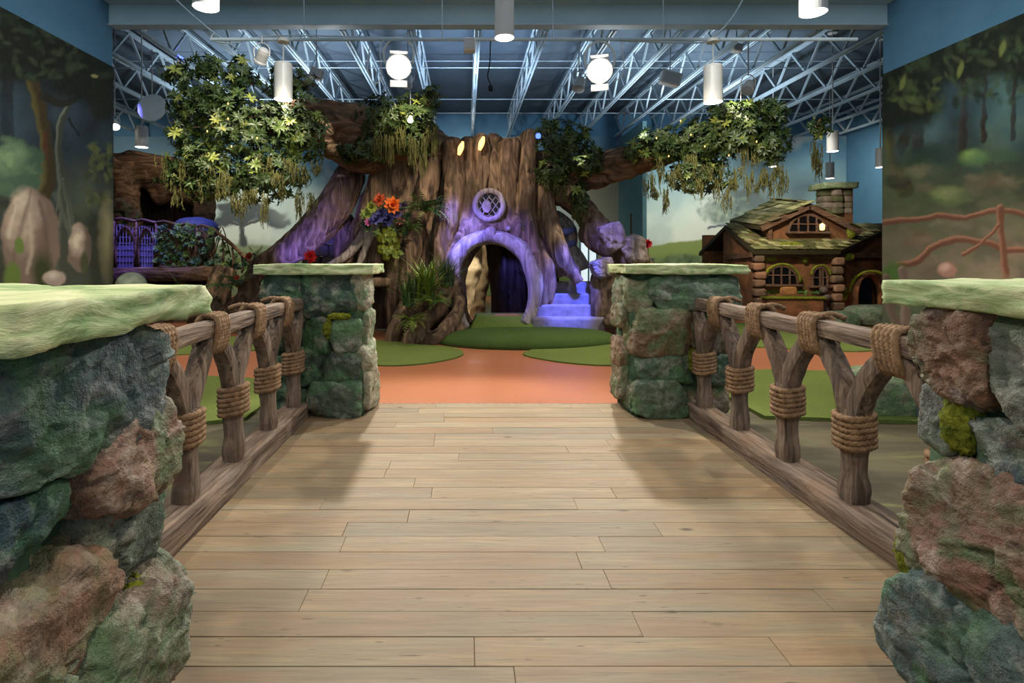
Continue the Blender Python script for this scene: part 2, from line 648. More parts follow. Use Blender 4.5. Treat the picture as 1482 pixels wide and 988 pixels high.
def m_path():
    k = NT('terracotta_floor', 0.36, 0.4)
    v = k.coord(jitter=False)
    c = k.mix(k.noise(v, 0.9, 4), srgb(146, 88, 58), srgb(168, 112, 80))
    c = k.mix(k.ramp(k.noise(v, 34, 4, 0.7), [(0.35, 0.25), (0.6, 0.0)]), c, srgb(140, 78, 50))
    return k.base(c)


def m_ground():
    k = NT('painted_forest_floor', 0.35, 0.4)
    v = k.coord(jitter=False)
    v2 = k.coord((0.6, 2.2, 1), jitter=False)
    a = k.noise(v2, 1.1, 4, 0.55, 1.0)
    c = k.ramp(a, [(0.3, srgb(54, 50, 40)), (0.48, srgb(80, 74, 58)), (0.62, srgb(98, 92, 70)), (0.8, srgb(72, 84, 50))])
    g = k.noise(v2, 2.1, 3, 0.5, 0.6)
    c = k.mix(k.ramp(g, [(0.60, 0.0), (0.70, 0.5)]), c, srgb(134, 142, 84))
    return k.base(c)


def m_bark(name, dark, mid, light, axis=2, green=0.25):
    k = NT(name, 0.7, 0.25)
    sc = [5.5, 5.5, 5.5]
    sc[axis] = 0.9
    v = k.coord(tuple(sc), jitter=False)
    a = k.noise(v, 1.2, 6, 0.6, 1.2)
    c = k.ramp(a, [(0.30, dark), (0.47, mid), (0.66, light)])  # pale stop brings the trunk's highlights into the bark colour
    b = k.noise(k.coord(jitter=False), 1.6, 4)
    c = k.mix(k.ramp(b, [(0.5, 0.0), (0.8, 0.5)]), c, light)
    g = k.noise(k.coord(), 2.3, 3)
    c = k.mix(k.ramp(g, [(0.58, 0.0), (0.72, green)]), c, srgb(84, 90, 40))
    k.bump(a, 0.9, 0.05)
    return k.base(c)


def m_leaf(name, spread=0.5):
    k = NT(name, 0.45, 0.4)
    oc = k.ocolor()
    v = k.coord()
    a = k.noise(v, 2.2, 3)
    c = k.mix(k.ramp(a, [(0.3, 0.0), (0.7, 1.0)]), k.mix(spread, oc, (0.02, 0.05, 0.012)), oc)
    y = k.noise(v, 5.0, 2)
    c = k.mix(k.ramp(y, [(0.6, 0.0), (0.75, 0.5)]), c, srgb(150, 150, 60))
    return k.base(c)


def m_paint():
    k = NT('mural_paint', 0.75, 0.12)
    a = k.n('ShaderNodeVertexColor', layer_name='paint').outputs['Color']
    v = k.coord(jitter=False)
    f = k.noise(v, 14, 4, 0.6)
    c = k.mix(0.04, a, k.mix(f, (0.02, 0.025, 0.025), (0.5, 0.5, 0.45)), 'MIX')
    return k.base(c)


def m_noise2(name, c0, c1, scale=4.0, rough=0.8, bump=0.0, spec=0.2, jitter=True, c2=None, s2=9.0):
    k = NT(name, rough, spec)
    v = k.coord(jitter=jitter)
    a = k.noise(v, scale, 5, 0.6, 0.4)
    c = k.ramp(a, [(0.3, c0), (0.7, c1)])
    if c2:
        c = k.mix(k.ramp(k.noise(v, s2, 4), [(0.54, 0.0), (0.68, 0.8)]), c, c2)
    if bump: k.bump(a, bump, 0.03)
    return k.base(c)


def m_tint(name, rough=0.7, var=0.5, scale=6.0, bump=0.3):
    """takes the object's own colour, mottled"""
    k = NT(name, rough, 0.25)
    oc = k.ocolor()
    a = k.noise(k.coord(), scale, 5, 0.6)
    c = k.mix(k.ramp(a, [(0.3, 0.0), (0.7, 1.0)]), k.mix(var, oc, (0.03, 0.025, 0.02)), oc)
    if bump: k.bump(a, bump, 0.02)
    return k.base(c)


M = {}
M['plank'] = m_plank()
M['timber_y'] = m_timber('rail_timber', 1, srgb(64, 53, 46), srgb(110, 93, 79), srgb(150, 130, 112))
M['timber_z'] = m_timber('post_timber', 2, srgb(58, 48, 42), srgb(102, 87, 74), srgb(140, 122, 105))
M['stone'] = m_stone()
M['cap'] = m_cap()
M['core'] = m_noise2('mossy_mortar', srgb(36, 54, 42), srgb(86, 112, 84), 7, 0.85, 0.6)
M['moss'] = m_noise2('moss', srgb(62, 76, 20), srgb(136, 140, 44), 22, 0.95, 0.8)
M['rope'] = m_noise2('rope_fibre', srgb(100, 78, 58), srgb(160, 130, 100), 30, 0.9, 0.4)
M['turf'] = m_turf('artificial_turf', srgb(92, 110, 54), srgb(120, 134, 70))
M['turf_dark'] = m_turf('dark_turf', srgb(62, 84, 42), srgb(82, 104, 52))
M['turf_pale'] = m_turf('pale_turf', srgb(96, 122, 50), srgb(128, 146, 74))
M['path'] = m_path()
M['ground'] = m_ground()
M['bark'] = m_bark('sculpted_bark', srgb(40, 31, 25), srgb(88, 69, 54), srgb(148, 122, 98))
M['bark_x'] = m_bark('branch_bark', srgb(40, 30, 22), srgb(88, 66, 48), srgb(140, 108, 82), 0)
M['bark_pale'] = m_bark('pale_root_bark', srgb(84, 76, 74), srgb(138, 126, 122), srgb(188, 176, 168), 2, 0.1)
M['inside'] = m_bark('shaded_inner_bark', srgb(30, 20, 14), srgb(58, 42, 32), srgb(84, 64, 50))  # darker bark copy: shade of interiors and hollows put into the colour
M['leaf'] = m_leaf('leaf')
M['hang'] = m_noise2('hanging_moss', srgb(56, 60, 28), srgb(104, 102, 58), 14, 0.9)
M['paint'] = m_paint()
M['wall'] = m_noise2('blue_wall_paint', srgb(70, 112, 140), srgb(80, 122, 150), 1.2, 0.7)
M['wall_low'] = m_noise2('teal_wall_paint', srgb(92, 134, 142), srgb(106, 148, 152), 1.2, 0.7)
M['header'] = m_noise2('header_paint', srgb(150, 180, 192), srgb(164, 192, 202), 1.2, 0.6)
M['steel'] = m_noise2('painted_steel', srgb(150, 172, 184), srgb(174, 192, 202), 2.0, 0.5, spec=0.4)
M['deck'] = m_noise2('roof_deck', srgb(62, 76, 88), srgb(78, 92, 104), 0.6, 0.7)
M['white'] = m_noise2('white_enamel', srgb(182, 186, 184), srgb(198, 200, 198), 2.0, 0.4, spec=0.5)
M['grey'] = m_noise2('grey_metal', srgb(150, 158, 164), srgb(172, 178, 182), 2.0, 0.45, spec=0.5)
M['black'] = m_noise2('black_metal', srgb(24, 24, 26), srgb(36, 36, 38), 2.0, 0.5)
M['bulb'] = glow('lamp_glow', (1.0, 0.93, 0.80), 7.0)
M['flood'] = glow('flood_glow', (1.0, 0.94, 0.84), 14.0)
M['amber'] = glow('amber_glow', (1.0, 0.52, 0.14), 3.0)
M['blueglow'] = glow('blue_glow', (0.06, 0.12, 1.0), 4.0)
M['tint'] = m_tint('mottled_paint')
M['glass'] = m_noise2('dark_window_glass', srgb(14, 13, 14), srgb(24, 22, 22), 2.0, 0.12, spec=0.5)
M['plaster'] = m_noise2('cottage_plaster', srgb(84, 58, 40), srgb(144, 98, 66), 2.6, 0.85, 0.5, c2=srgb(84, 76, 40), s2=3.3)
M['beam'] = m_timber('cottage_timber', 0, srgb(46, 32, 24), srgb(84, 60, 44), srgb(112, 84, 62))

# ------------------------------------------------------------------ ground, paths, lawns
def G(px, py):
    Y = EYE * F / (py - CY)
    return ((px - CX) * Y / F, Y)


def smooth_outline(pts, n=60):
    A = [tuple(p) for p in pts]
    A = [A[-1]] + A + [A[0], A[1]]
    out = []
    m = len(pts)
    S = np.array(A)
    for q in np.linspace(0, m, n, endpoint=False):
        i = int(q)
        t = q - i
        p0, p1, p2, p3 = S[i], S[i + 1], S[i + 2], S[(i + 3) % len(S)]
        out.append(tuple(0.5 * (2 * p1 + (p2 - p0) * t + (2 * p0 - 5 * p1 + 4 * p2 - p3) * t * t + (3 * p1 - p0 - 3 * p2 + p3) * t ** 3)))
    return out


def ccw(o):
    a = sum(o[i][0] * o[(i + 1) % len(o)][1] - o[(i + 1) % len(o)][0] * o[i][1] for i in range(len(o)))
    return o if a > 0 else o[::-1]


WL, WR, WY = -6.66, 7.90, 10.18      # hall side walls and where they end
BL, BR, BY = -14.2, 14.15, 20.0      # room behind
tag(mk('floor', box(BL, BR, -4, BY, -0.25, 0.0), M['ground']), kind='structure')
pw = [(-1.55, 5.383), (2.30, 5.383), (2.9, 5.75), (BR, 5.9), (BR, BY), (BL, BY), (BL, 5.9), (-2.2, 5.75)]
tag(mk('floor_path', prism(ccw(pw), 0.0, 0.012), M['path']), 'terracotta coloured smooth floor path leading to the tree', kind='structure')


def turf(label, pts, z1=0.032, mat='turf', raw=False, n=70):
    o = pts if raw else smooth_outline([G(*p) for p in pts], n)
    t = mk('turf_patch', prism(ccw(o), 0.0, z1), M[mat], base=True)
    return tag(t, label, 'turf', 'artificial turf patches')


lf = [(-6.6, 4.78), (-4.0, 4.72), (-2.4, 4.75), (-2.0, 4.9), (-2.0, 6.3), (-2.6, 6.5), (-4.0, 6.75), (-6.6, 6.9)]
turf('green turf patch seen through the left railing', lf, raw=True)
turf('green turf tongue with rounded end right of the left far pillar',
     [(235, 515), (380, 509), (460, 522), (545, 531), (600, 530), (648, 523), (671, 514), (655, 505), (600, 500), (545, 494), (420, 488), (235, 494)])
turf('green turf patch with curved edge left of the right far pillar',
     [(757, 513), (790, 523), (850, 530), (905, 531), (980, 529), (1010, 512), (985, 500), (900, 495), (810, 501)])
rf = [(2.75, 4.95), (4.0, 4.80), (5.6, 4.9), (7.86, 5.0), (7.86, 6.3), (6.0, 6.65), (4.0, 7.0), (2.75, 6.8)]
turf('green turf patch seen through the right railing', rf, raw=True)
turf('far green turf strip in front of the stone cottage', [(1035, 500), (1120, 505), (1200, 510), (1275, 506), (1275, 478), (1180, 470), (1100, 468), (1035, 474)])


def mound(cx, cy, rx, ry, z0, z1, p=5.0, power=2.6, seg=56, rings=8, skew=0.0):
    V, Fc = [], []
    for i in range(rings + 1):
        t = i / rings
        a = t * math.pi / 2
        rr = math.cos(a) ** (2 / p)
        zz = z0 + (z1 - z0) * math.sin(a) ** (2 / power)
        if i == rings: rr = 0.02
        for k in range(seg):
            th = 2 * math.pi * k / seg
            e = 1 + 0.06 * math.sin(2 * th + 0.6) + 0.04 * math.sin(3 * th)
            V.append((cx + rx * rr * e * math.cos(th) + skew * math.sin(th) * rr, cy + ry * rr * e * math.sin(th), zz))
    for i in range(rings):
        for k in range(seg):
            k2 = (k + 1) % seg
            Fc.append((i * seg + k, i * seg + k2, (i + 1) * seg + k2, (i + 1) * seg + k))
    Fc.append(tuple(rings * seg + k for k in range(seg)))
    Fc.append(tuple(reversed(range(seg))))
    return np.array(V), Fc


tag(mk('putting_mound', mound(1.07, 9.22, 1.50, 0.74, 0.0, 0.24), M['turf_dark'], smooth=True, base=True),
    'dark green raised putting mound before the tree arch', 'turf mound')
up = [P(674, 475, 9.75), P(780, 475, 9.75), P(765, 455, 10.0), P(690, 455, 10.0)]
tv = [(up[0].x, 9.72, 0.17), (up[1].x, 9.72, 0.17), (up[1].x, 10.6, 0.17), (up[0].x, 10.6, 0.17),
      (up[3].x, 9.95, 0.39), (up[2].x, 9.95, 0.39), (up[2].x, 10.5, 0.39), (up[3].x, 10.5, 0.39)]
tv = [(x, y, (0.0 if z < 0.2 else z)) for x, y, z in tv]
tag(mk('putting_ramp', (np.array(tv), BOXF), M['turf_pale'], base=True), 'pale green turf ramp in the arch doorway', 'turf ramp')
pad = mk('target_pad', mound(0.80, 10.12, 0.27, 0.10, 0.385, 0.41, seg=24, rings=3), M['path'], base=True)
tag(pad, 'small orange oval pad on the pale turf ramp', 'pad')

# ------------------------------------------------------------------ bridge deck planks
deck = thing('floor_deck', 'weathered plank bridge deck', None, (0.33, 2.7, 0), kind='structure')
if 'category' in deck: del deck['category']
rng = random.Random(11)
PW = 0.1497
row = 0
y = 5.385
while y > 0.2:
    x = -1.46
    first = True
    while x < 2.10:
        L = rng.uniform(1.1, 2.3) * (rng.uniform(0.35, 1.0) if first else 1)
        first = False
        x1 = min(2.10, x + L)
        if 2.10 - x1 < 0.25: x1 = 2.10
        dz = rng.uniform(-0.0012, 0.0012)
        t = rng.random()
        base = [(148, 130, 99), (154, 136, 105), (142, 126, 98), (150, 126, 93), (136, 124, 101)][rng.randrange(5)]
        s = rng.uniform(0.93, 1.05)
        mk('plank', cbox(x + 0.0007, x1 - 0.0007, y - PW + 0.0009, y - 0.0009, 0.0, 0.022 + dz, 0.0016), M['plank'], deck,
           color=srgb(*[c * s for c in base]))
        x = x1
    y -= PW
    row += 1
mk('end_strip', cbox(-1.46, 2.10, 5.386, 5.41, 0.0, 0.021, 0.003), M['timber_y'], deck)

# ------------------------------------------------------------------ walls
tag(mk('wall_left', box(WL - 0.30, WL, -4, WY, 0, 7.2), M['wall']), kind='structure')
tag(mk('wall_right', box(WR, WR + 0.30, -4, WY, 0, 7.2), M['wall']), kind='structure')
tag(mk('wall_return_left', box(BL, WL - 0.30, WY - 0.3, WY, 0, 7.2), M['wall']), kind='structure')
tag(mk('wall_return_right', box(WR + 0.30, BR, WY - 0.3, WY, 0, 7.2), M['wall']), kind='structure')
tag(mk('wall_back', box(BL, BR, BY, BY + 0.3, 0, 7.2), M['wall']), kind='structure')
tag(mk('wall_side_left', box(BL - 0.3, BL, WY, BY + 0.3, 0, 7.2), M['wall']), kind='structure')
tag(mk('wall_side_right', box(BR, BR + 0.3, WY, BY + 0.3, 0, 7.2), M['wall']), kind='structure')
hd = tag(mk('wall_header', box(WL, WR, WY - 0.1, WY + 0.06, 5.83, 6.19), M['header']), kind='structure')
tag(mk('trim_1', cbox(WL, WR, WY - 0.14, WY + 0.08, 5.80, 5.83, 0.006), M['steel']), kind='structure')
tag(mk('trim_2', cbox(WL, WR, WY - 0.42, WY + 0.3, 6.19, 6.34, 0.02), M['header']), kind='structure')
tag(mk('wall_upper', box(WL, WR, WY - 0.2, WY + 0.3, 6.34, 7.2), M['wall']), kind='structure')

# ------------------------------------------------------------------ steel roof
ceil = mk('ceiling', box(BL, BR, WY, BY + 0.3, 6.75, 6.9), M['deck'])
tag(ceil, kind='structure')
JB, JT = 5.92, 6.62
jy0, jy1 = WY + 0.35, BY - 0.02
chord = join(box(-0.055, -0.02, jy0, jy1, -0.03, 0.03), box(0.02, 0.055, jy0, jy1, -0.03, 0.03))
step = 0.62
nweb = int((jy1 - jy0) / step)
wm = {}
for s in (0, 1):
    a = Vector((0, 0, 0))
    b = Vector((0, step, (JT - JB)))
    g = bar(a, b, 0.045, 0.045)
    if s:
        g = (g[0] * np.array([1, -1, 1]), [tuple(reversed(q)) for q in g[1]])
    wm[s] = mesh_of('web', g[0], g[1], M['steel'])
cm = mesh_of('chord', chord[0] - np.array([0, (jy0 + jy1) / 2, 0]), chord[1], M['steel'])
for k in range(-10, 11):
    x = 0.26 + 1.33 * k
    if x < BL + 0.2 or x > BR - 0.2: continue
    j = bpy.data.objects.new('roof_joist', None)
    COL.objects.link(j)
    j.parent = ceil
    cw = wloc(ceil)
    j.location = Vector((x, (jy0 + jy1) / 2, JB)) - cw
    j['label'] = 'pale blue open web steel roof joist'
    link('bottom_chord', cm, j, (0, 0, 0))
    link('top_chord', cm, j, (0, 0, JT - JB))
    for i in range(nweb):
        yy = jy0 + i * step - (jy0 + jy1) / 2
        if i % 2 == 0:
            link('web', wm[0], j, (0, yy, 0))
        else:
            link('web', wm[1], j, (0, yy + step, 0))
for yy, zz, r in ((12.9, JB + 0.08, 0.012), (15.4, JB + 0.05, 0.012), (13.9, JT - 0.1, 0.012), (18.6, JT - 0.2, 0.018)):
    mk('bridging_rod', tube([(BL, yy, zz), (BR, yy, zz)], r, 6), M['steel'], ceil)

# ------------------------------------------------------------------ mural painter (brush strokes on a fine vertex grid)
class Canvas:
    def __init__(self, W, U):
        """W world points (n,3); brush coordinates u,v are the points' places in the photograph"""
        self.u = CX + W[:, 0] * F / W[:, 1]
        self.v = CY - (W[:, 2] - EYE) * F / W[:, 1]
        self.c = np.zeros((len(W), 3))
        p = np.stack([self.u, self.v, np.zeros_like(self.u)], 1)
        self.p = p
        self.wu = fbm(p / 14.0, 3, 3) * U
        self.wv = fbm(p / 14.0 + 40, 8, 3) * U
        self.fine = fbm(p / 7.0, 21, 4)
        self.mid = fbm(p / 28.0, 31, 4)

    def blend(self, a, col):
        a = np.clip(a, 0, 1)[:, None]
        self.c = self.c * (1 - a) + np.array(srgb(*col)) * a

    def grad(self, stops):
        vs_ = [s[0] for s in stops]
        cols = np.array([srgb(*s[1]) for s in stops])
        for k in range(3):
            self.c[:, k] = np.interp(self.v + self.wv * 1.5, vs_, cols[:, k])

    def mottle(self, cols, scale, amt, seed):
        n = fbm(self.p / scale, seed, 4)
        self.blend(np.clip((n - 0.05) * 4, 0, 1) * amt, cols[0])
        self.blend(np.clip((-n - 0.05) * 4, 0, 1) * amt, cols[1])

    def ell(self, x, y, rx, ry, col, hi=None, soft=0.25, a=1.0, rot=0.0, rag=1.0, shade=0.0):
        du, dv = self.u + self.wu * rag - x, self.v + self.wv * rag - y
        c, s = math.cos(rot), math.sin(rot)
        e = np.sqrt(((du * c + dv * s) / rx) ** 2 + ((dv * c - du * s) / ry) ** 2)
        k = np.clip((1 - e) / soft, 0, 1) * a
        self.blend(k, col)
        if hi:
            h = np.clip(1 - np.sqrt(((du + rx * 0.25) / (rx * 0.85)) ** 2 + ((dv + ry * 0.35) / (ry * 0.75)) ** 2), 0, 1) * (0.75 + 0.5 * self.fine)
            self.blend(np.clip(k * h * 1.6, 0, 1), hi)

    def stroke(self, pts, w, col, a=1.0, soft=0.35, rag=1.0, hi=None):
        S = spline(pts, max(6, len(pts) * 6))
        d = np.full(len(self.u), 1e9)
        u, v = self.u + self.wu * rag, self.v + self.wv * rag
        hu = np.zeros_like(d)
        for i in range(len(S) - 1):
            x0, y0 = S[i][0], S[i][1]
            dx, dy = S[i + 1][0] - x0, S[i + 1][1] - y0
            L = dx * dx + dy * dy + 1e-9
            t = np.clip(((u - x0) * dx + (v - y0) * dy) / L, 0, 1)
            ex, ey = u - x0 - t * dx, v - y0 - t * dy
            ww = (S[i][2] + (S[i + 1][2] - S[i][2]) * t) if len(S[0]) > 2 else w
            e = np.sqrt(ex * ex + ey * ey) / ww
            b = e < d
            hu = np.where(b, (-ex * 0.6 - ey * 0.8) / ww, hu)
            d = np.minimum(d, e)
        k = np.clip((1 - d) / soft, 0, 1) * a
        self.blend(k, col)
        if hi: self.blend(k * np.clip(hu * 1.3, 0, 1), hi)

    def poly(self, f, col, a=1.0, soft=6.0):
        """fill where v > f(u)"""
        self.blend(np.clip((self.v + self.wv - f(self.u + self.wu)) / soft, 0, 1) * a, col)

    def daubs(self, n, box_, size, cols, seed, a=0.4, flat_=0.5):
        r = random.Random(seed)
        for _ in range(n):
            x, y = r.uniform(box_[0], box_[2]), r.uniform(box_[1], box_[3])
            s = size * r.uniform(0.5, 1.6)
            self.ell(x, y, s, s * flat_ * r.uniform(.6, 1.3), r.choice(cols), soft=0.9, a=a * r.uniform(0.4, 1), rot=r.uniform(-.4, .4), rag=2.5)

    def leaves(self, n, box_, size, cols, seed, a=0.8):
        r = random.Random(seed)
        for _ in range(n):
            x, y = r.uniform(box_[0], box_[2]), r.uniform(box_[1], box_[3])
            s = size * r.uniform(0.6, 1.4)
            self.ell(x, y, s, s * 0.45, r.choice(cols), soft=0.5, a=a * r.uniform(0.4, 1), rot=r.uniform(0, 3.1), rag=0.4)


def mural(name, label, grid, n0, n1, thick, paint, U=3.0):
    """grid(s,t) -> world point, s and t arrays in 0..1; thick = vector to the panel's back"""
    s, t = np.meshgrid(np.linspace(0, 1, n0), np.linspace(0, 1, n1))
    W = grid(s.ravel(), t.ravel())
    cv = Canvas(W, U)
    paint(cv)
    i = np.arange(n0 * n1).reshape(n1, n0)
    q = np.stack([i[:-1, :-1], i[:-1, 1:], i[1:, 1:], i[1:, :-1]], -1).reshape(-1, 4)
    back = np.array([W[i[0, 0]], W[i[0, -1]], W[i[-1, -1]], W[i[-1, 0]]]) + np.array(thick)
    n = len(W)
    V = np.vstack([W, back])
    rim = [(i[0, 0], n, n + 1, i[0, -1]), (i[0, -1], n + 1, n + 2, i[-1, -1]), (i[-1, -1], n + 2, n + 3, i[-1, 0]), (i[-1, 0], n + 3, n, i[0, 0]), (n, n + 3, n + 2, n + 1)]
    q = np.vstack([q, np.array(rim)])
    c = (V.min(0) + V.max(0)) / 2
    me = mesh_of(name, V - c, q, M['paint'])
    cols = np.vstack([cv.c, np.tile(np.array(srgb(120, 132, 120)), (4, 1))])
    at = me.color_attributes.new('paint', 'FLOAT_COLOR', 'POINT')
    at.data.foreach_set('color', np.hstack([cols, np.ones((len(cols), 1))]).astype(np.float32).ravel())
    o = link(name, me, None, c)
    return tag(o, label, 'mural')


def paint_left(c):
    c.grad([(0, (18, 26, 20)), (100, (22, 30, 26)), (150, (30, 42, 50)), (230, (38, 50, 60)), (300, (50, 58, 52)), (420, (58, 62, 46))])
    c.mottle([(50, 66, 76), (16, 22, 22)], 40, 0.5, 5)
    c.ell(20, 170, 30, 90, (64, 88, 100), soft=0.9, a=0.6)
    c.ell(108, 160, 24, 75, (52, 68, 84), soft=0.9, a=0.7)
    c.stroke([(14, 80), (10, 160), (16, 220)], 10, (24, 28, 34), a=0.8)
    c.daubs(60, (-30, 230, 163, 410), 20, [(84, 86, 66), (60, 66, 46), (104, 98, 80), (70, 84, 60)], 64, 0.35)
    c.daubs(40, (-30, 110, 163, 240), 16, [(44, 62, 74), (58, 76, 88), (28, 38, 44)], 65, 0.4, 1.5)
    # trees
    c.stroke([(45, 105, 11), (58, 160, 11), (68, 210, 11), (70, 255, 14), (60, 280, 20)], 9, (56, 48, 28), hi=(124, 118, 62))
    c.stroke([(64, 190, 3), (66, 230, 4)], 3, (78, 48, 30))
    c.stroke([(102, 152, 4), (90, 170, 5), (86, 215, 6), (92, 280, 9), (90, 340, 17), (86, 400, 28)], 6, (56, 62, 54), hi=(128, 138, 120))
    c.stroke([(92, 260, 3), (104, 320, 5), (112, 380, 8)], 4, (70, 78, 66), hi=(120, 128, 112))
    c.stroke([(86, 300, 3), (76, 340, 5), (72, 390, 8)], 4, (44, 50, 42), hi=(96, 104, 90))
    c.stroke([(80, 280, 4), (98, 330, 5), (108, 370, 7)], 4, (84, 92, 80), a=0.7)
    c.stroke([(62, 140, 8), (95, 150, 6), (125, 130, 5)], 6, (34, 34, 26))
    c.stroke([(98, 170, 2), (115, 195, 2)], 2, (18, 22, 26))
    # big mossy boulder and ground mist
    c.ell(22, 242, 46, 46, (62, 90, 72), (116, 146, 108), soft=0.12, rag=3)
    c.daubs(14, (0, 205, 60, 280), 12, [(84, 112, 84), (56, 84, 66), (108, 136, 100)], 66, 0.5)
    c.ell(120, 275, 40, 60, (72, 84, 70), soft=0.8, a=0.8)
    c.leaves(60, (125, 205, 163, 300), 9, [(74, 84, 48), (96, 104, 60), (54, 64, 36)], 4)
    c.ell(44, 345, 44, 76, (112, 98, 88), (172, 158, 142), soft=0.08, rag=1.6)
    c.ell(34, 300, 24, 34, (150, 138, 124), (190, 180, 162), soft=0.5, a=0.8)
    c.stroke([(44, 275, 3), (34, 320, 6), (22, 360, 5), (14, 405, 3)], 4, (96, 84, 76), a=0.6, soft=0.9)
    c.stroke([(58, 290, 4), (66, 330, 7), (70, 380, 8)], 4, (84, 72, 66), a=0.7, soft=0.9)
    c.stroke([(22, 300, 4), (12, 340, 6)], 4, (196, 184, 166), a=0.6, soft=0.9)
    c.stroke([(44, 310, 4), (46, 350, 6), (40, 395, 5)], 4, (184, 172, 154), a=0.5, soft=0.9)
    c.ell(58, 345, 12, 30, (104, 88, 80), soft=0.6, a=0.7)
    c.ell(28, 355, 8, 13, (92, 116, 56), soft=0.3)
    c.ell(18, 400, 14, 28, (88, 112, 52), soft=0.4)
    c.ell(62, 395, 20, 40, (50, 60, 30), soft=0.6)
    c.ell(116, 358, 19, 38, (104, 92, 82), (190, 178, 162), soft=0.1, rag=1.6)
    c.ell(122, 380, 8, 22, (60, 66, 44), soft=0.5)
    c.ell(78, 402, 18, 13, (150, 140, 130), (186, 178, 166), soft=0.2)
    c.ell(156, 345, 16, 75, (178, 172, 128), soft=0.9, a=0.85)
    # canopy
    c.ell(40, 60, 95, 62, (16, 24, 16), soft=0.25, rag=3)
    c.ell(130, 115, 60, 42, (18, 26, 18), soft=0.3, rag=3)
    c.ell(148, 140, 22, 40, (24, 32, 22), soft=0.4, rag=3)
    c.leaves(190, (-40, 20, 163, 112), 10, [(34, 50, 34), (44, 62, 42), (22, 34, 24), (56, 70, 48)], 9)
    c.ell(138, 110, 7, 3, (140, 138, 90), soft=0.4)
    more_forest(c, -60, -900, 71)


def more_forest(c, x0, x1, seed):
    """the mural goes on beyond the frame: trunks, boulders and leaves"""
    r = random.Random(seed)
    w = abs(x1 - x0)
    for i in range(7):
        x = x0 + (x1 - x0) * (i + r.uniform(.1, .9)) / 7
        c.stroke([(x, -300, 14), (x + r.uniform(-12, 12), 100, 14), (x + r.uniform(-20, 20), 420, 24), (x, 700, 40)], 14, (48, 46, 34), hi=(104, 104, 66))
    for i in range(9):
        x, y = x0 + (x1 - x0) * (i + r.random()) / 9, r.uniform(330, 560)
        c.ell(x, y, r.uniform(30, 60), r.uniform(30, 70), (96, 94, 82), (170, 162, 146), soft=0.12, rag=1.6)
    c.leaves(110, (min(x0, x1), -350, max(x0, x1), 60), 26, [(34, 50, 34), (44, 62, 42), (22, 34, 24), (62, 78, 50)], seed + 1)


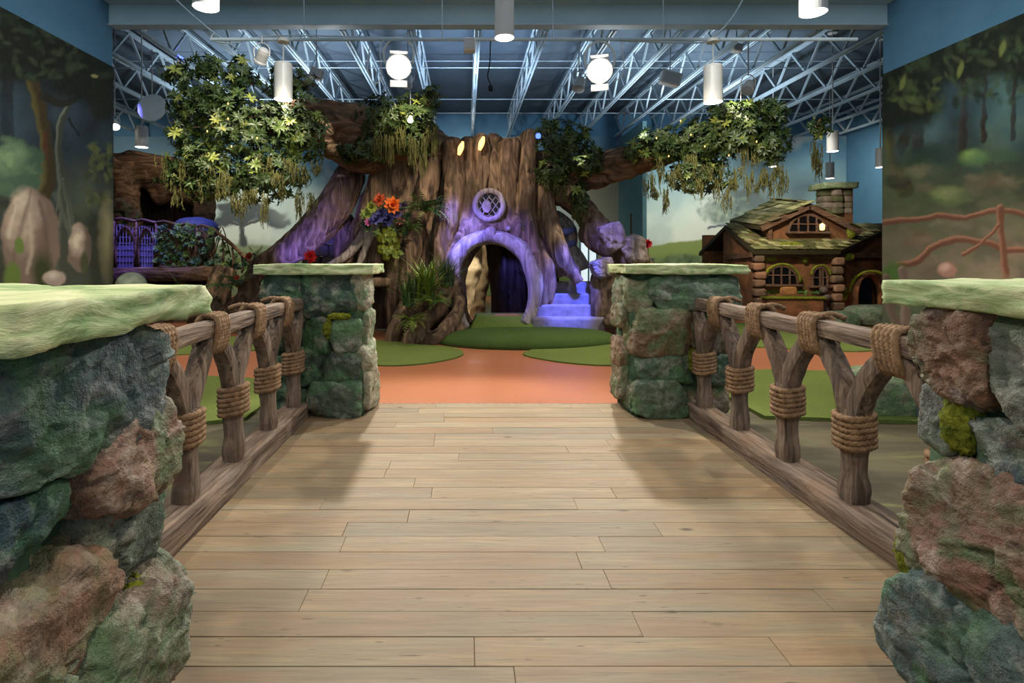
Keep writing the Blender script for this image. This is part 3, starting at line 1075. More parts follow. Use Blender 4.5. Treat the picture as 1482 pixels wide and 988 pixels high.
def paint_right(c):
    c.grad([(20, (16, 26, 20)), (110, (26, 40, 44)), (180, (44, 68, 74)), (225, (48, 66, 60)), (260, (66, 78, 58)), (330, (108, 104, 82)), (400, (134, 122, 104)), (470, (104, 110, 84))])
    c.mottle([(92, 104, 72), (52, 62, 50)], 45, 0.45, 7)
    c.ell(1455, 150, 55, 85, (84, 122, 122), soft=0.9, a=0.8)
    c.ell(1350, 190, 22, 40, (92, 124, 128), soft=0.9, a=0.6, rot=0.5)
    c.ell(1385, 150, 30, 70, (40, 58, 70), soft=0.8, a=0.8)
    for x, w, y in ((1395, 6, 220), (1425, 4, 205), (1330, 8, 215), (1468, 4, 200)):
        c.stroke([(x + 4, 60, w), (x, 140, w), (x - 2, y, w * 1.3)], w, (40, 38, 34), hi=(66, 58, 46))
    c.stroke([(1345, 130, 7), (1320, 180, 7), (1300, 220, 10)], 7, (44, 44, 34))
    c.ell(1345, 225, 35, 22, (36, 56, 44), soft=0.5, a=0.9)
    # left gnarled stump
    c.stroke([(1285, 190, 8), (1292, 225, 10), (1302, 255, 12), (1310, 275, 14)], 8, (66, 66, 40), hi=(116, 118, 66))
    c.ell(1300, 262, 22, 14, (52, 46, 34), soft=0.4)
    c.ell(1410, 228, 28, 15, (88, 122, 66), (128, 158, 86), soft=0.6)
    c.ell(1330, 240, 40, 20, (42, 66, 44), soft=0.6, a=0.8)
    c.ell(1455, 225, 30, 12, (60, 88, 62), soft=0.6, a=0.8)
    c.ell(1375, 283, 40, 18, (104, 128, 74), (142, 158, 96), soft=0.7)
    c.ell(1440, 262, 34, 16, (110, 78, 60), soft=0.8, a=0.6)
    c.ell(1330, 300, 40, 26, (72, 88, 58), soft=0.8, a=0.7)
    c.ell(1330, 345, 26, 22, (122, 84, 62), soft=0.7, a=0.5)
    c.ell(1450, 320, 50, 40, (126, 120, 100), soft=0.9, a=0.6)
    c.daubs(60, (1278, 240, 1500, 330), 22, [(96, 112, 74), (122, 112, 86), (78, 92, 64), (140, 124, 104), (62, 80, 56)], 61, 0.5)
    c.daubs(60, (1278, 320, 1500, 440), 22, [(140, 128, 108), (112, 116, 84), (156, 134, 114), (96, 108, 76), (124, 102, 82)], 62, 0.5)
    c.daubs(40, (1278, 120, 1500, 230), 18, [(46, 74, 82), (66, 98, 104), (34, 52, 56), (30, 46, 42)], 63, 0.45, 1.5)
    # twig fence
    rail = (112, 74, 56)
    hi = (190, 140, 114)
    c.stroke([(1270, 322, 5), (1320, 318, 5), (1360, 313, 5), (1395, 315, 4), (1440, 304, 5), (1490, 311, 5)], 5, rail, hi=hi)
    c.stroke([(1300, 384, 6), (1325, 380, 6), (1350, 358, 6), (1385, 347, 6), (1430, 352, 5), (1455, 361, 5), (1490, 363, 5)], 6, rail, hi=hi)
    c.stroke([(1447, 300, 6), (1450, 345, 6), (1456, 398, 7)], 6, rail, hi=hi)
    c.stroke([(1445, 325, 3), (1425, 348, 3), (1394, 367, 4)], 4, rail, hi=hi)
    c.ell(1370, 390, 16, 12, (168, 128, 112), (208, 176, 158), soft=0.3)
    c.ell(1440, 405, 40, 12, (150, 136, 112), soft=0.8, a=0.7)
    c.ell(1293, 395, 22, 24, (86, 116, 56), soft=0.6)
    c.stroke([(1305, 392, 7), (1312, 420, 9), (1310, 470, 10)], 8, (120, 100, 88), hi=(164, 144, 132))
    c.stroke([(1283, 400, 6), (1288, 440, 8), (1300, 480, 10)], 8, (110, 92, 80), hi=(150, 130, 118))
    c.ell(1340, 450, 30, 40, (74, 96, 70), soft=0.7, a=0.8)
    # canopy
    c.ell(1300, 130, 75, 70, (16, 26, 18), soft=0.3, rag=3)
    c.ell(1390, 75, 110, 48, (18, 28, 20), soft=0.3, rag=3)
    c.ell(1480, 70, 60, 60, (18, 28, 20), soft=0.3, rag=3)
    c.leaves(200, (1278, 30, 1520, 150), 11, [(36, 52, 34), (50, 68, 44), (24, 36, 26), (62, 78, 50)], 10)
    c.leaves(26, (1285, 110, 1360, 160), 11, [(78, 92, 50), (60, 78, 44)], 12)
    for x, y in ((1306, 120), (1390, 100), (1450, 70)):
        c.ell(x, y, 5, 15, (104, 116, 62), soft=0.5, rot=0.3)
    more_forest(c, 1560, 2500, 72)


def paint_back(c):
    c.grad([(190, (72, 114, 140)), (225, (78, 120, 144)), (262, (110, 146, 154)), (310, (178, 196, 186)), (345, (194, 206, 192)), (372, (150, 166, 124))])
    c.mottle([(196, 204, 196), (120, 148, 154)], 60, 0.4, 3)
    # right hills and misty cloud trees
    c.poly(lambda u: 362 - 17 * np.exp(-((u - 1015) / 75.0) ** 2) + 0.00003 * (u - 1000) ** 2, (112, 132, 72), soft=2.0)
    c.ell(1010, 378, 80, 14, (78, 98, 66), soft=0.4, rag=2)
    c.leaves(70, (930, 368, 1070, 392), 7, [(66, 88, 56), (96, 116, 78), (54, 74, 50)], 31)
    c.ell(1080, 290, 60, 26, (92, 108, 110), soft=0.6, rag=3)
    c.ell(1055, 308, 46, 20, (112, 132, 124), soft=0.5, rag=3)
    c.ell(1110, 250, 60, 34, (86, 112, 124), soft=0.8, a=0.7, rag=3)
    c.stroke([(1062, 330, 2.5), (1045, 325, 2), (1025, 330, 1.5)], 2, (84, 96, 100))
    c.stroke([(1068, 300, 3), (1064, 335, 4), (1066, 370, 6)], 3, (72, 84, 86))
    c.leaves(60, (1010, 285, 1080, 320), 6, [(128, 148, 134), (150, 166, 148), (96, 116, 112)], 33)
    c.ell(1165, 280, 60, 40, (58, 80, 90), soft=0.7, a=0.8)
    c.ell(1205, 300, 50, 42, (134, 176, 176), soft=0.8, a=0.8)
    # left painted pine
    c.poly(lambda u: 352 + 0.0006 * (u - 350) ** 2, (116, 132, 96), soft=4.0, a=0.9)
    for x, y, rx, ry in ((345, 312, 34, 14), (390, 312, 28, 11), (320, 322, 24, 9), (365, 300, 30, 10), (402, 322, 18, 7), (330, 300, 20, 8)):
        c.ell(x, y, rx, ry, (70, 80, 82), soft=0.35, rag=2.5)
    c.stroke([(350, 322, 4), (351, 340, 5), (352, 352, 8)], 4, (66, 74, 72))
    c.stroke([(350, 326, 2), (330, 322, 2)], 2, (66, 74, 72))
    c.stroke([(352, 326, 2), (375, 318, 2)], 2, (66, 74, 72))
    c.ell(440, 300, 60, 40, (176, 186, 176), soft=0.9, a=0.6)
    # beige door zone right of the trunk
    c.blend(((c.u > 850) & (c.u < 896) & (c.v > 262)) * 0.9, (166, 164, 136))
    c.blend(((c.u > 895) & (c.u < 934) & (c.v > 255)) * 0.9, (112, 146, 152))


yy0 = 3.0
mural('mural', 'dark forest mural with pale boulders covering the left wall',
      lambda s, t: np.stack([np.full_like(s, WL + 0.02), yy0 + (WY - yy0) * s, 5.06 * t], 1), 380, 280, (-0.02, 0, 0), paint_left)
mural('mural', 'misty forest mural with a twig fence covering the right wall',
      lambda s, t: np.stack([np.full_like(s, WR - 0.02), WY - (WY - yy0) * s, 0.02 + 4.90 * t], 1), 380, 280, (0.02, 0, 0), paint_right)
mural('mural', 'pale misty sky mural with green hill and pine on the back wall',
      lambda s, t: np.stack([BL + 0.02 + (BR - BL - 0.04) * s, np.full_like(s, BY - 0.02), 0.02 + 5.9 * t], 1), 560, 150, (0, 0.02, 0), paint_back)

# ------------------------------------------------------------------ stone pillars
BLUEG = srgb(72, 92, 96)
GREENG = srgb(84, 108, 88)
DARKG = srgb(52, 72, 62)
PINK = srgb(146, 112, 92)
BROWN = srgb(128, 98, 72)
GREY = srgb(122, 122, 112)
PALE = srgb(150, 150, 132)
CAPT, CAPB = 1.415, 1.335


def pillar(label, x0, x1, y0, y1, stones, mosses, cap, seed, n=16):
    """stones: (x range, y range, z range, colour); x0..y1 is the core"""
    t = thing('stone_gatepost', label, 'pillar', ((x0 + x1) / 2, (y0 + y1) / 2, 0), 'stone pillars at the bridge corners')
    mk('mortar_core', slab(x0, x1, y0, y1, 0.0, CAPB, seed, (14, 10, 18), 0.03, 7.0), M['core'], t, smooth=True)
    for i, (xr, yr, zr, col, *ex) in enumerate(stones):
        c = [(xr[0] + xr[1]) / 2, (yr[0] + yr[1]) / 2, (zr[0] + zr[1]) / 2]
        s = [(xr[1] - xr[0]) / 2, (yr[1] - yr[0]) / 2 * 1.07, (zr[1] - zr[0]) / 2 * 1.10]
        kw = ex[0] if ex else {}
        nn = kw.pop('n', n)
        g = rock(c, s, seed * 31 + i * 7 + 3, nn, **{**dict(amp=0.11, power=6.5, cuts=9, rough=3.4, chisel=0.07), **kw})
        g[0][:, 2] = np.maximum(g[0][:, 2], 0.002)
        g[0][:, 2] = np.minimum(g[0][:, 2], CAPB + 0.012)
        mk('stone', g, M['stone'], t, smooth=True, color=col)
    for i, (c, s) in enumerate(mosses):
        g = rock(c, s, seed + 50 + i, 12, amp=0.5, power=2.5, cuts=0, rough=9)
        mk('moss_tuft', g, M['moss'], t, smooth=True)
    cx0, cx1, cy0, cy1 = cap
    g = slab(cx0, cx1, cy0, cy1, CAPB, CAPT, seed + 9, (60, 40, 8), 0.034, 6.0, 0.05)
    mk('cap_slab', g, M['cap'], t, smooth=True)
    return t


NL = [  # near left: inner face stones first
    ((-1.45, -0.80), (0.95, 1.50), (1.015, 1.345), BLUEG, dict(n=54, cuts=12)),
    ((-1.60, -0.90), (0.84, 1.06), (1.02, 1.22), PALE, dict(n=24)),
    ((-1.30, -0.785), (1.17, 1.53), (0.86, 1.09), PINK, dict(n=46, tilt=-0.12)),
    ((-1.40, -0.84), (0.93, 1.20), (0.85, 1.06), srgb(48, 74, 82), dict(n=42)),
    ((-1.60, -0.92), (0.82, 1.02), (0.86, 1.04), srgb(102, 116, 116), dict(n=22)),
    ((-1.30, -0.82), (1.20, 1.50), (0.62, 0.92), srgb(104, 112, 98), dict(n=44)),
    ((-1.50, -0.80), (0.82, 1.30), (0.62, 0.88), srgb(158, 120, 96), dict(n=54, tilt=0.1)),
    ((-1.30, -0.76), (1.14, 1.56), (0.36, 0.68), srgb(134, 118, 102), dict(n=52)),
    ((-1.50, -0.80), (0.80, 1.20), (0.32, 0.66), srgb(120, 106, 92), dict(n=42)),
    ((-1.40, -0.78), (1.12, 1.54), (0.0, 0.36), BROWN, dict(n=24)),
    ((-1.50, -0.80), (0.82, 1.14), (0.0, 0.33), BLUEG, dict(n=24)),
    ((-1.90, -1.40), (0.86, 1.20), (0.70, 1.30), GREENG),
    ((-1.90, -1.40), (0.86, 1.20), (0.30, 0.72), PINK),
    ((-1.90, -1.40), (0.86, 1.20), (0.0, 0.32), GREENG),
    ((-1.90, -1.30), (1.15, 1.50), (0.66, 1.32), DARKG),
    ((-1.90, -1.30), (1.15, 1.50), (0.0, 0.68), GREENG),
]
pillar('large blue and pink boulder pillar in the left foreground', -1.82, -0.90, 0.92, 1.46, NL,
       [((-0.83, 1.36, 0.64), (0.05, 0.05, 0.05)), ((-0.86, 1.20, 0.42), (0.05, 0.06, 0.05))],
       (-1.90, -0.755, 0.90, 1.60), 3, 18)
NR = [
    ((1.47, 2.05), (1.54, 1.82), (1.06, 1.345), srgb(138, 100, 76), dict(n=52, cuts=12)),
    ((1.50, 2.10), (1.22, 1.58), (1.00, 1.345), srgb(128, 130, 118), dict(n=46)),
    ((1.505, 1.80), (1.68, 1.80), (0.87, 1.08), srgb(120, 124, 118), dict(n=22)),
    ((1.51, 2.10), (1.25, 1.63), (0.82, 1.05), srgb(52, 74, 84), dict(n=44)),
    ((1.46, 2.10), (1.24, 1.84), (0.45, 0.87), srgb(140, 104, 86), dict(n=60, tilt=0.10, rot=0.06)),
    ((1.43, 2.05), (1.26, 1.90), (0.0, 0.50), srgb(84, 104, 102), dict(n=58, cuts=12)),
    ((2.00, 2.55), (1.25, 1.80), (0.90, 1.32), GREENG),
    ((2.00, 2.55), (1.25, 1.80), (0.45, 0.92), PINK),
    ((2.00, 2.55), (1.25, 1.80), (0.0, 0.48), DARKG),
    ((1.50, 1.92), (1.10, 1.36), (0.92, 1.32), GREENG), ((1.90, 2.50), (1.10, 1.36), (1.0, 1.32), BROWN),
    ((1.90, 2.50), (1.10, 1.36), (0.62, 1.02), BLUEG), ((1.50, 1.94), (1.08, 1.36), (0.52, 0.94), PINK),
    ((1.48, 2.10), (1.08, 1.36), (0.0, 0.54), GREENG), ((2.08, 2.52), (1.10, 1.36), (0.3, 0.66), GREY), ((2.06, 2.52), (1.08, 1.36), (0.0, 0.34), BROWN),
]
pillar('large brown and slate boulder pillar in the right foreground', 1.565, 2.48, 1.20, 1.78, NR,
       [((1.53, 1.655, 0.985), (0.035, 0.05, 0.09)), ((1.50, 1.80, 0.50), (0.035, 0.05, 0.08)), ((1.49, 1.70, 0.44), (0.03, 0.1, 0.04))],
       (1.455, 2.56, 1.14, 1.88), 5, 18)


def FX(px): return (px - CX) * 4.98 / F


def FZ(py): return EYE - (py - CY) * 4.98 / F


def fstone(px0, px1, py0, py1, col, y0=4.93, y1=5.25, **k):
    return ((FX(px0), FX(px1)), (y0, y1), (max(0.0, FZ(py1)), FZ(py0)), col, dict(n=22, **k))


FL = [  # pale inner-side stones, dark front ones: lit edge and shade in the colour
    fstone(375, 438, 396, 442, srgb(70, 94, 84)), fstone(436, 517, 397, 460, srgb(60, 84, 76)),
    fstone(505, 534, 396, 448, srgb(190, 184, 160), 4.98, 5.40), fstone(385, 442, 442, 505, srgb(48, 66, 60)),
    fstone(440, 482, 460, 510, srgb(44, 62, 56)), fstone(478, 526, 462, 512, srgb(92, 106, 90)),
    fstone(500, 534, 448, 500, srgb(160, 160, 134), 5.05, 5.45), fstone(398, 470, 505, 556, srgb(50, 66, 58)),
    fstone(468, 522, 508, 553, srgb(72, 88, 78)), fstone(505, 537, 500, 545, srgb(196, 192, 166), 5.0, 5.42),
    fstone(386, 444, 552, 607, srgb(56, 74, 66)), fstone(436, 524, 552, 607, srgb(82, 98, 86), 4.90, 5.25),
    fstone(505, 538, 540, 600, srgb(186, 176, 150), 5.02, 5.46),
    ((-1.90, -0.95), (5.22, 5.50), (0.7, 1.32), GREENG), ((-1.90, -0.95), (5.22, 5.50), (0.0, 0.72), DARKG),
]
pillar('dark mossy stone pillar at the far end of the left railing', FX(384), FX(524), 5.0, 5.48, FL,
       [((FX(475), 4.95, FZ(475)), (0.04, 0.04, 0.09)), ((FX(492), 4.95, FZ(457)), (0.10, 0.04, 0.025))],
       (FX(373), FX(541), 4.90, 5.52), 7, 14)
FR = [
    fstone(932, 1070, 399, 448, srgb(112, 132, 112), 4.92, 5.30), fstone(904, 946, 399, 452, srgb(146, 142, 116), 4.96, 5.42),
    fstone(912, 1004, 448, 512, srgb(132, 104, 76), 4.90, 5.30), fstone(903, 925, 443, 478, srgb(130, 120, 94), 5.10, 5.45),
    fstone(998, 1058, 446, 510, srgb(110, 94, 70)), fstone(920, 1012, 510, 552, srgb(86, 112, 90), 4.93, 5.25),
    fstone(902, 926, 496, 535, srgb(140, 108, 82), 5.10, 5.45), fstone(1005, 1056, 510, 554, srgb(76, 104, 84)),
    fstone(913, 998, 550, 608, srgb(104, 122, 98), 4.88, 5.25), fstone(902, 928, 535, 585, srgb(128, 118, 92), 5.10, 5.48),
    fstone(994, 1056, 552, 606, srgb(116, 96, 74), 4.94, 5.30),
    ((1.55, 2.50), (5.22, 5.50), (0.7, 1.32), GREENG), ((1.55, 2.50), (5.22, 5.50), (0.0, 0.72), DARKG),
]
pillar('light mossy stone pillar at the far end of the right railing', FX(916), FX(1050), 5.0, 5.48, FR,
       [((FX(1002), 4.95, FZ(520)), (0.05, 0.04, 0.10))], (FX(902), FX(1079), 4.90, 5.52), 9, 14)


# ------------------------------------------------------------------ rope-lashed railings
def rope_ring(loop, r, twist):
    """closed loop of laid rope with three strands"""
    n = len(loop)
    pts = [Vector(p) for p in loop]
    V, Fc = [], []
    seg = 9
    cen = sum(pts, Vector()) / n
    nrm = (pts[0] - cen).cross(pts[n // 4] - cen).normalized()
    for i in range(n):
        t = (pts[(i + 1) % n] - pts[i - 1]).normalized()
        a = nrm
        b = t.cross(a).normalized()
        ph = twist * 2 * math.pi * i / n
        for k in range(seg):
            an = 2 * math.pi * k / seg
            rr = r * (0.70 + 0.50 * abs(math.cos(1.5 * an + ph)))
            V.append(pts[i] + a * (rr * math.cos(an)) + b * (rr * math.sin(an)))
    for i in range(n):
        j = (i + 1) % n
        for k in range(seg):
            k2 = (k + 1) % seg
            Fc.append((i * seg + k, i * seg + k2, j * seg + k2, j * seg + k))
    return np.array([tuple(v) for v in V]), Fc


def rope_end(pts, r, twist):
    S = [Vector(p) for p in spline(pts, 20)]
    pts_, T, N = frames(S)
    V, Fc, seg = [], [], 9
    for i, p in enumerate(pts_):
        b = T[i].cross(N[i])
        for k in range(seg):
            an = 2 * math.pi * k / seg
            rr = r * (0.70 + 0.50 * abs(math.cos(1.5 * an + twist * i)))
            V.append(p + N[i] * (rr * math.cos(an)) + b * (rr * math.sin(an)))
    for i in range(len(pts_) - 1):
        for k in range(seg):
            k2 = (k + 1) % seg
            Fc.append((i * seg + k, i * seg + k2, (i + 1) * seg + k2, (i + 1) * seg + k))
    Fc.append(tuple(reversed(range(seg))))
    Fc.append(tuple((len(pts_) - 1) * seg + k for k in range(seg)))
    return np.array([tuple(v) for v in V]), Fc


def rrect(n, hx, hy, p=4.0):
    out = []
    for k in range(n):
        a = 2 * math.pi * k / n
        c, s = math.cos(a), math.sin(a)
        r = 1 / ((abs(c) / hx) ** p + (abs(s) / hy) ** p) ** (1 / p)
        out.append((r * c, r * s))
    return out


def timber(pts, w, seed, amp=0.16, seg=16, n=40):
    S = [Vector(p) for p in spline(pts, n)]
    g = tube(S, w, seg, sq=5.0, phase=math.pi / 4 * 0)
    v, f = g
    c = np.repeat(np.array([tuple(p) for p in S]), seg, axis=0)
    d = v - c
    k = fbm(v * np.array([9, 4, 9.0]), seed, 3) * amp + ridged(v * np.array([22, 3.0, 22]), seed + 2, 2) * amp * 0.3
    return c + d * (1 + k)[:, None], f


POSTS = [4.80, 4.18, 3.56, 2.95, 2.34]


def railing(label, X, side, seed):
    """side = +1 when the bridge lies towards +x"""
    y_end, y_start = 4.97, 1.86
    t = thing('rope_railing', label, 'railing', (X, 3.4, 0), 'rope lashed timber railings of the bridge')
    # curb beam: rough hewn
    V, Fc = cubegrid(4, 60, 4)
    W = V * np.array([0.095, (y_end - y_start) / 2, 0.079]) + np.array([X, (y_end + y_start) / 2, 0.079])
    nx = np.where(np.abs(V[:, 0]) > 0.9, np.sign(V[:, 0]), 0)
    nz = np.where(V[:, 2] > 0.9, 1.0, 0)
    k = fbm(W * np.array([6, 2.2, 14]), seed, 4) + 0.7 * ridged(W * np.array([8, 1.2, 40]), seed + 1, 3)
    W = W + np.stack([nx, 0 * nx, nz * 0.5], 1) * (0.017 * k)[:, None]
    W[:, 2] = np.where(V[:, 2] < -0.9, 0.001, W[:, 2])
    mk('curb_beam', (W, Fc), M['timber_y'], t, smooth=True)
    # top rail in lengths between lashings
    mids = [4.49, 3.87, 3.255, 2.645, 2.05]
    cuts = [y_end] + mids
    for i in range(len(cuts) - 1):
        a, b = cuts[i] - (0 if i == 0 else 0.004), cuts[i + 1] + 0.004
        rr = random.Random(seed * 5 + i)
        pts = [(X + rr.uniform(-.006, .006), a, 1.062 + rr.uniform(-.008, .008)), (X, (a + b) / 2, 1.062 + rr.uniform(-.01, .006)), (X + rr.uniform(-.006, .006), b, 1.062 + rr.uniform(-.008, .008))]
        mk('top_rail', timber(pts, 0.052, seed * 7 + i, 0.12, n=16), M['timber_y'], t, smooth=False)
    for i, py in enumerate(POSTS):
        pts = [(X, py, 0.15), (X + .004, py + .003, 0.30), (X - .003, py, 0.48), (X, py - .003, 0.66)]
        mk('post', timber(pts, [0.056 + 0.004 * math.sin(q * .5) for q in range(22)], seed * 11 + i, 0.14, n=22), M['timber_z'], t)
        for s in (1, -1):
            my = py + s * 0.305
            if i == 0 and s > 0: my = py + 0.20
            if my < 1.9: continue
            d = my - py
            arm = [(X, py + s * 0.022, 0.55), (X, py + s * 0.03, 0.66), (X, py + d * 0.30, 0.80), (X, py + d * 0.62, 0.93), (X, py + d * 0.97, 1.015)]
            mk('arch_arm', timber(arm, [0.044 + 0.007 * math.sin(math.pi * q / 23) for q in range(24)], seed * 13 + i * 2 + s, 0.14, n=24), M['timber_z'], t)
        # lashing round the post
        gs = []
        prof = rrect(72, 0.075, 0.080, 3.0)
        for q in range(6):
            z = 0.475 + q * 0.031
            jit = random.Random(seed + i * 10 + q).uniform(-0.004, 0.004)
            gs.append(rope_ring([(X + a + jit, py + b, z + 0.012 * a / 0.075) for a, b in prof], 0.0185, 11))
        mk('post_lashing', join(*gs), M['rope'], t, smooth=True)
    for i, my in enumerate(mids[:4]):
        gs = []
        prof = rrect(80, 0.066, 0.107, 3.2)
        for q in range(5):
            yv = my - 0.062 + q * 0.031
            gs.append(rope_ring([(X + a, yv + 0.02 * b / 0.1, 1.032 + b) for a, b in prof], 0.0185, 13))
        e = rope_end([(X, my - 0.06, 1.145), (X - side * 0.05, my - 0.03, 1.150), (X - side * 0.11, my + 0.0, 1.142), (X - side * 0.17, my + 0.01, 1.120)], 0.016, 0.8)
        gs.append(e)
        mk('rail_lashing', join(*gs), M['rope'], t, smooth=True)
    return t


railing('rope lashed timber railing along the left side of the bridge', -1.53, 1, 2)
railing('rope lashed timber railing along the right side of the bridge', 2.13, -1, 4)


# ------------------------------------------------------------------ boulders on the lawns
def boulder(label, c, s, col, seed, n=24, group=None, **k):
    g = rock(c, s, seed, n, **{**dict(amp=0.14, power=3.2, cuts=10, rough=2.4), **k})
    g[0][:, 2] = np.maximum(g[0][:, 2], 0.028)
    o = mk('boulder', g, M['stone'], None, smooth=True, color=col, base=True)
    return tag(o, label, 'rock', group)


boulder('pale green boulder on turf behind the right railing', (4.02, 5.16, 0.18), (0.36, 0.26, 0.25), srgb(142, 158, 118), 61)
boulder('blue grey boulder on turf beside the right foreground pillar', (4.42, 5.02, 0.13), (0.30, 0.24, 0.21), srgb(112, 132, 134), 62)
boulder('mossy green boulder on turf behind the left foreground pillar', (-2.92, 4.98, 0.16), (0.22, 0.24, 0.22), srgb(74, 98, 56), 64)
boulder('shaded green boulder half hidden by the left foreground pillar', (-3.35, 5.10, 0.17), (0.26, 0.26, 0.24), srgb(62, 86, 52), 65)
boulder('flat pale boulder near the cottage door', (7.98, 11.5, 0.14), (0.36, 0.26, 0.18), srgb(150, 160, 126), 66)
boulder('largest flat pale boulder between cottage door and right mural', (8.82, 11.65, 0.18), (0.56, 0.34, 0.24), srgb(156, 168, 134), 67)

# ------------------------------------------------------------------ the giant tree
def remeshed(name, geos, mat, parent, voxel=0.035, bark=0.03, seed=0, stretch=(7, 7, 1.0), relax=3, color=None, flute=0.0):
    """fuse overlapping closed pieces into one surface and carve bark into it"""
    v, f = join(*geos)
    me = mesh_of('tmp', v, f)
    ob = bpy.data.objects.new('tmp', me)
    COL.objects.link(ob)
    md = ob.modifiers.new('r', 'REMESH')
    md.mode = 'VOXEL'
    md.voxel_size = voxel
    sm = ob.modifiers.new('s', 'SMOOTH')
    sm.iterations = relax
    dg = bpy.context.evaluated_depsgraph_get()
    ev = ob.evaluated_get(dg)
    m2 = bpy.data.meshes.new_from_object(ev)
    bpy.data.objects.remove(ob)
    n = len(m2.vertices)
    co = np.empty(n * 3)
    m2.vertices.foreach_get('co', co)
    co = co.reshape(-1, 3)
    no = np.empty(n * 3)
    m2.vertex_normals.foreach_get('vector', no)
    no = no.reshape(-1, 3)
    st = np.array(stretch)
    w = np.stack([fbm(co * 0.9 + 5, seed + 3, 2), fbm(co * 0.9 + 11, seed + 4, 2), 0 * co[:, 0]], 1) * 0.25
    k = ridged((co + w) * st, seed, 3) * 0.75 + fbm(co * 3.0, seed + 9, 3) * 0.6
    if flute:
        k = k + flute / bark * (ridged((co + w * 1.5) * np.array([2.6, 2.6, 0.35]), seed + 13, 2) + 0.5 * fbm(co * np.array([1.6, 1.6, 0.9]), seed + 15, 2))
    co = co + no * (bark * k)[:, None]
    q = np.array([tuple(p.vertices) for p in m2.polygons if len(p.vertices) == 4])
    bpy.data.meshes.remove(m2)
    return mk(name, (co, q), mat, parent, smooth=True, color=color)


tree = thing('storybook_tree', 'giant sculpted tree with arched doorway, purple roots and hanging foliage', 'tree', (0.45, 10.9, 0))
trunk = [
    [(500, 384, 10.75, 7), (515, 352, 10.8, 12), (533, 318, 10.85, 18), (552, 280, 10.9, 26), (588, 240, 11.0, 28)],
    [(526, 482, 10.62, 9), (527, 440, 10.62, 9), (531, 400, 10.62, 11), (540, 350, 10.7, 16), (556, 300, 10.85, 20), (584, 250, 11, 22)],
    [(572, 482, 10.5, 11), (572, 430, 10.5, 11), (574, 390, 10.5, 13), (580, 340, 10.6, 15), (592, 290, 10.75, 17), (608, 235, 10.9, 17)],
    [(590, 492, 10.15, 9), (588, 430, 10.25, 9), (594, 370, 10.4, 11), (606, 310, 10.5, 12), (622, 258, 10.65, 13), (634, 224, 10.8, 12)],
    [(610, 490, 10.46, 11.0), (612, 430, 10.51, 11.0), (618, 370, 10.66, 12.0), (628, 310, 10.81, 12.0), (640, 255, 10.96, 12.0), (645, 215, 11.06, 11.0)],
    [(634, 480, 9.99, 12.0), (634, 420, 10.09, 12.0), (638, 360, 10.19, 11.0), (650, 310, 10.29, 12.0), (658, 260, 10.49, 12.9), (655, 208, 10.64, 12.9)],
    [(664, 345, 10.51, 8.3), (670, 310, 10.56, 9.2), (678, 262, 10.66, 12.0), (681, 215, 10.76, 12.9), (681, 204, 10.81, 12.9)],
    [(688, 330, 10.39, 7.4), (692, 290, 10.49, 8.3), (697, 250, 10.56, 8.3), (697, 206, 10.54, 9.2), (697, 199, 10.56, 9.2)],
    [(716, 332, 10.56, 8.3), (714, 285, 10.61, 10.1), (714, 240, 10.66, 11.0), (713, 210, 10.76, 11.0), (713, 204, 10.81, 11.0)],
    [(738, 340, 10.34, 9.2), (734, 290, 10.44, 10.1), (734, 245, 10.49, 11.0), (735, 212, 10.59, 12.0), (735, 206, 10.64, 11.0)],
    [(756, 350, 10.41, 8.3), (754, 305, 10.48, 9.2), (752, 260, 10.61, 9.2), (752, 215, 10.76, 9.2), (753, 204, 10.81, 9.2)],
    [(777, 385, 10.14, 8.3), (769, 335, 10.24, 10.1), (764, 285, 10.36, 10.1), (764, 240, 10.49, 11.0), (768, 204, 10.59, 11.0), (768, 197, 10.64, 10.1)],
    [(795, 420, 10.28, 7.4), (787, 370, 10.36, 9.2), (778, 320, 10.51, 11.0), (777, 270, 10.66, 12.0), (784, 225, 10.86, 12.9)],
    [(838, 408, 10.04, 8.3), (818, 378, 10.06, 10.1), (802, 340, 10.14, 10.1), (792, 300, 10.32, 12.0), (792, 262, 10.54, 14.7), (798, 240, 10.79, 16.6)],
    [(676, 470, 10.3, 8), (660, 440, 10.3, 14), (650, 405, 10.35, 20), (655, 375, 10.4, 22), (672, 348, 10.45, 20), (695, 330, 10.5, 20), (720, 326, 10.5, 20), (745, 334, 10.45, 20), (768, 352, 10.4, 20), (784, 385, 10.3, 19), (786, 420, 10.25, 16), (778, 450, 10.2, 12), (768, 468, 10.2, 8)],
    [(640, 330, 11.3, 36), (690, 275, 11.5, 50), (700, 248, 11.5, 46)],
    [(760, 320, 11.3, 26), (750, 280, 11.5, 42), (735, 250, 11.5, 40)],
    [(560, 310, 11.4, 34), (600, 275, 11.5, 40), (640, 260, 11.4, 36)],
    [(545, 392, 10.75, 16), (575, 360, 11.0, 30), (600, 330, 11.2, 34)],
]
remeshed('trunk', [ptube(r, 22, 12, 0.08, i) for i, r in enumerate(trunk)], M['bark'], tree, 0.026, 0.035, 3, (6, 6, 0.8), 1, None, 0.07)
# knots high on the trunk that hide the amber lamps
for i, (px, py) in enumerate(((667, 214), (697, 207))):
    g = ptube([(px - 3, py + 10, 10.22, 2.2), (px, py, 10.18, 4.2), (px + 3, py - 9, 10.20, 1.6)], 8, 8, 0)
    mk('amber_lamp', g, M['amber'], tree, smooth=True)

